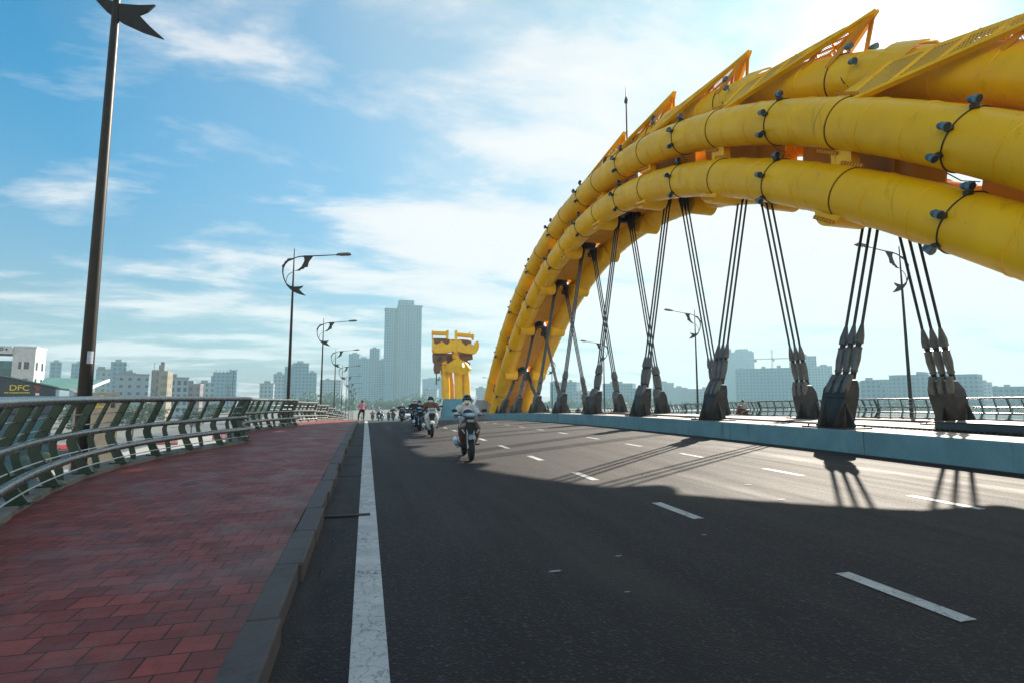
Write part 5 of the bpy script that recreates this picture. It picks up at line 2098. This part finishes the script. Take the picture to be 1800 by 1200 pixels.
tg = facade('teal_curtain_wall', (.02, .10, .12), (.02, .15, .17), 1.6, 1.7, .12, .15)
MB().box((-5.0, 4.2, TOP / 2 - 1.4), (8.1, 8, TOP - 2.8)).build('glass_front', tg, wb_)
MB().box((-5.0, 3.9, TOP - .6), (8.18, 9.0, 1.55)).build('roof_band', wm, wb_)
mb = MB()
mb.torus((-2.6, -.66, TOP - .45), (0, 1, 0), .26, .07, 14, 5).box((-1.8, -.66, TOP - .5), (.25, .1, .4))
mb.build('roof_mark', M['black'], wb_)

# dark shop building with a large sign, DFC
dfc = thing('shop_building', 'dark blue-grey shop building with yellow DFC lettering, behind the railing at left', 'building', (-30.8, 65.1, GZ), R(29))
db = mat('dark_slate_cladding', (.030, .045, .065), .5, 0, .2, .8)
z_ = -GZ
MB().hexa([(-9, 0, 9.3), (0, 0, 9.3), (0, 9, 9.3), (-9, 9, 9.3), (-9, 0, z_ + 4.7), (0, 0, z_ + 2.3), (0, 9, z_ + 2.3), (-9, 9, z_ + 4.7)]).build('sign_wall', db, dfc)
MB().hexa([(-9.2, -.2, z_ + 4.76), (.2, -.2, z_ + 2.33), (.2, 9.2, z_ + 2.33), (-9.2, 9.2, z_ + 4.76), (-9.2, -.2, z_ + 4.9), (.2, -.2, z_ + 2.47), (.2, 9.2, z_ + 2.47), (-9.2, 9.2, z_ + 4.9)]).build('roof', mat('roof_teal_grey', (.12, .2, .22), .6, 0, .15, 1), dfc)
MB().box((-4.5, 4.4, 4.6), (8.8, 8, 9.2)).build('lower_glass', facade('blue_shop_glass', (.03, .08, .12), (.01, .10, .16), 2.2, 3.1, .25, .2), dfc)
ycol = mat('sign_yellow', (.62, .48, .05), .5, 0, .1, 4)


def text_mesh(body, size, parent, loc, m, name, ext=.03, rot=(R(90), 0, 0)):
    cu = bpy.data.curves.new(name, 'FONT')
    cu.body = body
    cu.size = size
    cu.extrude = ext
    cu.offset = .012
    tmp = bpy.data.objects.new('tmp_text', cu)
    COL.objects.link(tmp)
    dg = bpy.context.evaluated_depsgraph_get()
    dg.update()
    me = bpy.data.meshes.new_from_object(tmp.evaluated_get(dg), preserve_all_data_layers=True, depsgraph=dg)
    bpy.data.objects.remove(tmp)
    me.materials.clear()
    me.materials.append(m)
    me.polygons.foreach_set('material_index', [0] * len(me.polygons))
    print('TEXT', body, len(me.vertices), [tuple(v.co) for v in me.vertices[:2]])
    me.name = name
    o = bpy.data.objects.new(name, me)
    COL.objects.link(o)
    o.parent = parent
    o.location = loc
    o.rotation_euler = rot
    return o


text_mesh('DFC', .78, dfc, (-3.52, -.06, z_ + 2.08), ycol, 'sign_lettering')
mb = MB()
x = -3.8
while x < -1.95:
    w_ = random.uniform(.05, .10)
    mb.box((x, -.05, z_ + 1.86 + random.uniform(-.01, .01)), (w_, .05, random.uniform(.11, .15)))
    x += w_ + .035
mb.build('sign_small_line', ycol, dfc)
MB().prism([(-.2, -.1), (.2, .2), (.35, .75), (.1, .95), (-.25, .8), (-.05, .55), (.05, .35)], (-1.55, -.05, z_ + 1.75), (1, 0, 0), (0, 0, 1), .06).build('sign_emblem', mat('dull_red', (.22, .05, .04), .6), dfc)
MB().box((-1.4, -.05, z_ + 1.72), (.3, .05, .22)).build('sign_emblem', M['white'], dfc)

cs = thing('cream_shop', 'cream shop with green pitched roof and a yellow sign, left of the nearest lamp pole', 'building', (-29.6, 67.5, GZ), R(22))
MB().box((1.4, 4, (z_ + 1.9) / 2), (3.9, 8, z_ + 1.9)).build('wall', concrete('cream_wall', (.42, .34, .24), (.25, .2, .15), True, .3), cs)
MB().hexa([(-3.6, -.4, z_ + 2.4), (.0, -.4, z_ + 1.95), (2.2, 8.6, z_ + 3.3), (-3.6, 8.6, z_ + 3.5), (-3.6, -.4, z_ + 2.6), (0, -.4, z_ + 2.15), (2.2, 8.6, z_ + 3.5), (-3.6, 8.6, z_ + 3.7)]).build('roof', mat('green_roof_sheet', (.09, .19, .16), .5, 0, .2, 1), cs)
MB().bar((0.08, -.45, z_ + 2.05), (2.3, 6.5, z_ + 3.42), .16, .28).build('barge_board', M['white'], cs)
MB().bar((-1.0, -.5, z_ + 2.3), (0.05, -.5, z_ + 1.85), .16, .26).build('barge_board', M['white'], cs)
mb = MB()
o_ = (1.9, -.1, z_ + .2)
mb.torus((1.75, -.1, z_ + 1.35), (0, 1, 0), .24, .07, 14, 5)
mb.bar((1.62, -.1, z_ + .95), (1.4, -.1, z_ + .55), .1, .12)
mb.bar((1.85, -.1, z_ + 1.0), (2.15, -.1, z_ + .55), .1, .12)
mb.box((1.75, -.1, z_ + .38), (1.5, .1, .22))
mb.build('sign_symbol', ycol, cs)
for x in (.7, 2.8):
    MB().box((x, -.02, z_ + .9), (.35, .1, 1.3)).build('window', M['visor'], cs)

# ------------------------------------------------------------------ trees
M['leaf_a'] = foliage('leaves_green', (.035, .065, .022), (.075, .115, .04))
M['leaf_b'] = foliage('leaves_olive', (.05, .07, .03), (.10, .12, .055))
M['bark'] = mat('bark', (.09, .07, .05), .85, 0, .3, 6, .4, 30)


def leaves(mb, c, r, n, size, rng):
    for _ in range(n):
        while True:
            p = Vector((rng.uniform(-1, 1), rng.uniform(-1, 1), rng.uniform(-1, 1)))
            if .25 < p.length < 1:
                break
        p = Vector((p.x * r[0], p.y * r[1], p.z * r[2])) + c
        a = Vector((rng.gauss(0, 1), rng.gauss(0, 1), rng.gauss(0, .7))).normalized()
        b = a.orthogonal().normalized()
        s_ = size * rng.uniform(.6, 1.3)
        e = a.cross(b)
        mb.add([p - b * s_, p + e * s_ * .45, p + b * s_, p - e * s_ * .45], [(0, 1, 2, 3)])


def tree_thing(name, label, loc, h, cr_, leafm, seed, size, clumps=26, per=44, group=None):
    rng = random.Random(seed)
    root = thing(name, label, 'tree', loc, rng.uniform(0, 6), group)
    tr = MB()
    top = Vector((rng.uniform(-.2, .2), rng.uniform(-.2, .2), h * .55))
    tr.tube([(0, 0, -.2), (0.04, 0, h * .25), top], [h * .028, h * .021, h * .013], 8)
    cl = []
    for i in range(clumps):
        a = rng.uniform(0, 6.28)
        rr = cr_ * math.sqrt(rng.uniform(.05, 1))
        z = h * rng.uniform(.42, .95)
        f = 1 - abs(z / h - .62) * 1.3
        cl.append(Vector((math.cos(a) * rr * f, math.sin(a) * rr * f, z)))
    for q in cl[:9]:
        tr.tube([(0.04, 0, h * .3), (Vector((0, 0, h * .4)) + q) / 2, q], [h * .012, h * .008, h * .003], 5)
    tr.build('trunk', M['bark'], root, smooth=True)
    mb = MB()
    for q in cl:
        k = rng.uniform(.6, 1.15) * cr_ * .42
        leaves(mb, q, (k, k, k * .7), per, size, rng)
    mb.build('crown', leafm, root)
    return root


t1 = tree_thing('leafy_tree', 'small round street tree in front of the dark shop building', (-36.5, 73.5, GZ), 6.5, 2.4, M['leaf_a'], 3, .26, 30, 50)
spots = [(-54, 128, 7.5, 'a', 'round tree left of the nearest lamp pole, behind the red barriers'), (-60, 165, 8, 'b', 'tree beyond the plaza right of the nearest lamp pole'),
         (-48, 172, 7, 'a', 'tree beyond the plaza seen between the third and fourth railing posts'), (-70, 205, 9, 'b', 'tall olive tree behind the plaza'),
         (-55, 222, 8, 'a', 'dark tree behind the plaza under the long white building'), (-38, 205, 6.5, 'b', 'low olive tree at the far end of the plaza'),
         (-44, 240, 8.5, 'a', 'dark green tree near the river end of the left bank'), (-30, 236, 7.5, 'b', 'olive tree at the river end of the left bank'),
         (-84, 190, 8.5, 'a', 'dark tree right of the cream shop'), (-92, 232, 9.5, 'b', 'tall tree before the white low building'), (-28, 262, 9, 'a', 'tree beyond the railing cusp'), (-20, 280, 8, 'b', 'olive tree close to the bridge at the river end')]
tb = tree_thing('leafy_tree', spots[0][4], (spots[0][0], spots[0][1], GZ), 8, 3.4, M['leaf_b'], 8, .33, 30, 46)
for i, (x, y, h, k, lab) in enumerate(spots):
    if i == 0:
        tb['label'] = lab
        continue
    o = copy_tree(tb if k == 'b' else t1)
    o.location = (x, y, GZ)
    sc_ = h / (8 if k == 'b' else 6.5)
    o.scale = (sc_ * random.uniform(1.0, 1.35), sc_ * 1.15, sc_)
    o.rotation_euler = (0, 0, i * 1.3)
    o['label'] = lab
# palm by the shop
pm = thing('palm_tree', 'shaggy palm in front of the blue shop glass', 'palm', (-29.5, 60.5, GZ))
MB().tube([(0, 0, -.2), (.1, 0, 2.5), (.0, .1, 5.4)], [.20, .16, .13], 10).build('trunk', M['bark'], pm, smooth=True)
mb = MB()
rng = random.Random(5)
for i in range(26):
    a = 2 * math.pi * i / 26 + rng.uniform(-.1, .1)
    el = rng.uniform(-.9, .9)
    L_ = rng.uniform(1.5, 2.2)
    pts = []
    for j in range(7):
        f = j / 6
        r_ = L_ * f * math.cos(el * (1 - f * .4))
        z = 5.4 + L_ * (math.sin(el) * f - .75 * f * f)
        pts.append(Vector((math.cos(a) * r_, math.sin(a) * r_, z)))
    for j in range(6):
        d = (pts[j + 1] - pts[j])
        sd2 = d.cross(Vector((0, 0, 1))).normalized()
        for sg in (-1, 1):
            for q in range(3):
                b0 = pts[j] + d * (q / 3)
                b1 = b0 + sd2 * sg * .45 * (1 - j / 8) + d.normalized() * .25 + Vector((0, 0, -.22))
                mb.add([b0, b0 + d.normalized() * .05, b1], [(0, 1, 2)])
mb.build('frond', M['leaf_b'], pm)

# far tree belt along both banks: one mass
mb = MB()
rng = random.Random(21)


def belt(p0, p1, n, h, depth, size):
    p0, p1 = Vector(p0), Vector(p1)
    d = (p1 - p0)
    side = Vector((d.y, -d.x, 0)).normalized()
    for i in range(n):
        c = p0 + d * rng.random() + side * rng.uniform(-depth, depth)
        hh = h * (.65 + .35 * math.sin(c.x * .05) * math.cos(c.y * .037)) * rng.uniform(.7, 1.2)
        for z in (hh * .35, hh * .75):
            leaves(mb, Vector((c.x, c.y, GZ + z)), (hh * .42, hh * .42, hh * .33), 16, size, rng)


belt((-330, 330, 0), (-120, 400, 0), 70, 9, 10, 1.5)
belt((-130, 385, 0), (-35, 430, 0), 70, 10, 10, 1.4)
belt((-45, 400, 0), (90, 520, 0), 130, 12, 12, 1.5)
belt((85, 470, 0), (200, 440, 0), 80, 10, 10, 1.5)
belt((190, 430, 0), (330, 390, 0), 110, 9, 10, 1.5)
belt((320, 392, 0), (470, 230, 0), 130, 9, 12, 1.5)
belt((440, 250, 0), (640, 60, 0), 110, 9, 12, 1.5)
tag(mb.build('far_trees', M['leaf_a']), 'long belt of hazy trees along the far river banks', 'trees', kind='stuff')

# ------------------------------------------------------------------ things on the plaza below
M['barrier_red'] = mat('barrier_red', (.42, .03, .03), .5, 0, .15, 3)
bar_spots = [(-49, 94, 'red and white plastic barrier nearest the railing, leftmost group'), (-51.5, 95.5, 'red and white plastic barrier beside the leftmost one'), (-46, 117, 'red barrier left of the lamp pole foot, nearer'), (-48.5, 119, 'red barrier left of the lamp pole foot, farther'),
             (-42, 137, 'red barrier right of the lamp pole'), (-44.5, 139, 'second red barrier right of the lamp pole'), (-34, 150, 'red lattice barrier near the railing bend, nearer'), (-36.4, 152, 'red lattice barrier near the railing bend, farther'),
             (-30, 172, 'red barrier by the river end of the plaza'), (-32.3, 174, 'last red barrier by the river end of the plaza')]
proto = None
for i, (x, y, lab) in enumerate(bar_spots):
    if proto is None:
        proto = thing('traffic_barrier', lab, 'barrier', (x, y, GZ + .03), R(25), 'red and white traffic barriers on the plaza')
        MB().hexa([(-1.15, -.3, 0), (1.15, -.3, 0), (1.15, .3, 0), (-1.15, .3, 0), (-1.1, -.12, 1.5), (1.1, -.12, 1.5), (1.1, .12, 1.5), (-1.1, .12, 1.5)]).build('shell', M['barrier_red'], proto, bevel=.04)
        for q in range(-3, 4):
            MB().box((q * .3, -.22, .9), (.10, .16, .8)).build('white_band', M['white'], proto)
        o = proto
    else:
        o = copy_tree(proto)
        o.location = (x, y, GZ + .03)
        o['label'] = lab
        o.rotation_euler = (0, 0, R(25 + (i % 3) * 6))
ygr = None
for i, (x, y, lab) in enumerate([(-31.5, 100, 'yellow road block left of the lamp pole, under the lower rail'), (-29, 112, 'yellow road block right of the lamp pole'), (-30, 122, 'yellow road block below the middle of the nearest railing')]):
    if ygr is None:
        ygr = thing('road_block', lab, 'road block', (x, y, GZ + .03), R(20), 'yellow road blocks on the plaza')
        MB().hexa([(-1.4, -.45, 0), (1.4, -.45, 0), (1.4, .45, 0), (-1.4, .45, 0), (-1.3, -.2, 1.1), (1.3, -.2, 1.1), (1.3, .2, 1.1), (-1.3, .2, 1.1)]).build('block', mat('road_yellow', (.62, .36, .02), .55, 0, .2, 3), ygr, bevel=.05)
        MB().box((0, 0, 1.16), (.5, .2, .12)).build('lifting_eye', M['anchor'], ygr)
        o = ygr
    else:
        o = copy_tree(ygr)
        o.location = (x, y, GZ + .03)
        o['label'] = lab
# low kiosk with a red canopy
ks = thing('kiosk', 'small white kiosk with a red canopy between the railing posts', 'kiosk', (-47, 104, GZ + .03), R(24))
MB().box((0, 0, 1.5), (5, 3, 3)).build('wall', wm, ks)
MB().hexa([(-2.8, -2.4, 2.5), (2.8, -2.4, 2.5), (2.8, -1.5, 3.1), (-2.8, -1.5, 3.1), (-2.8, -2.4, 2.6), (2.8, -2.4, 2.6), (2.8, -1.5, 3.2), (-2.8, -1.5, 3.2)]).build('canopy', M['barrier_red'], ks)
MB().box((0, -1.53, 1.5), (3.2, .06, 1.5)).build('shutter', M['p_blue'], ks)
# two thin floodlight masts on the left skyline
for x, y, h, lab in ((-88, 400, 36, 'slim light mast on the left skyline, taller of two'), (-91, 402, 22, 'slim light mast on the left skyline, shorter of two')):
    r_ = thing('light_mast', lab, 'mast', (x, y, GZ))
    MB().tube([(0, 0, 0), (0, 0, h * .8)], [.45, .3], 8).build('pole', M['anchor'], r_)
    MB().tube([(-2.6, 0, h * .8), (0, 0, h * .77), (2.6, 0, h * .8)], .25, 6).build('arm', M['anchor'], r_)

# ------------------------------------------------------------------ haze
hz = MB()
hz.box((120, 420, 58.5), (2400, 1750, 138))
hm = bpy.data.materials.new('haze_air')
hm.use_nodes = True
ht = hm.node_tree
for n in list(ht.nodes):
    ht.nodes.remove(n)
pv = nn(ht, 'ShaderNodeVolumePrincipled')
pv.inputs['Color'].default_value = (.50, .82, .96, 1)
pv.inputs['Density'].default_value = .00056
pv.inputs['Anisotropy'].default_value = .15
om = nn(ht, 'ShaderNodeOutputMaterial')
ht.links.new(pv.outputs[0], om.inputs['Volume'])
tag(hz.build('haze', hm), kind='stuff')
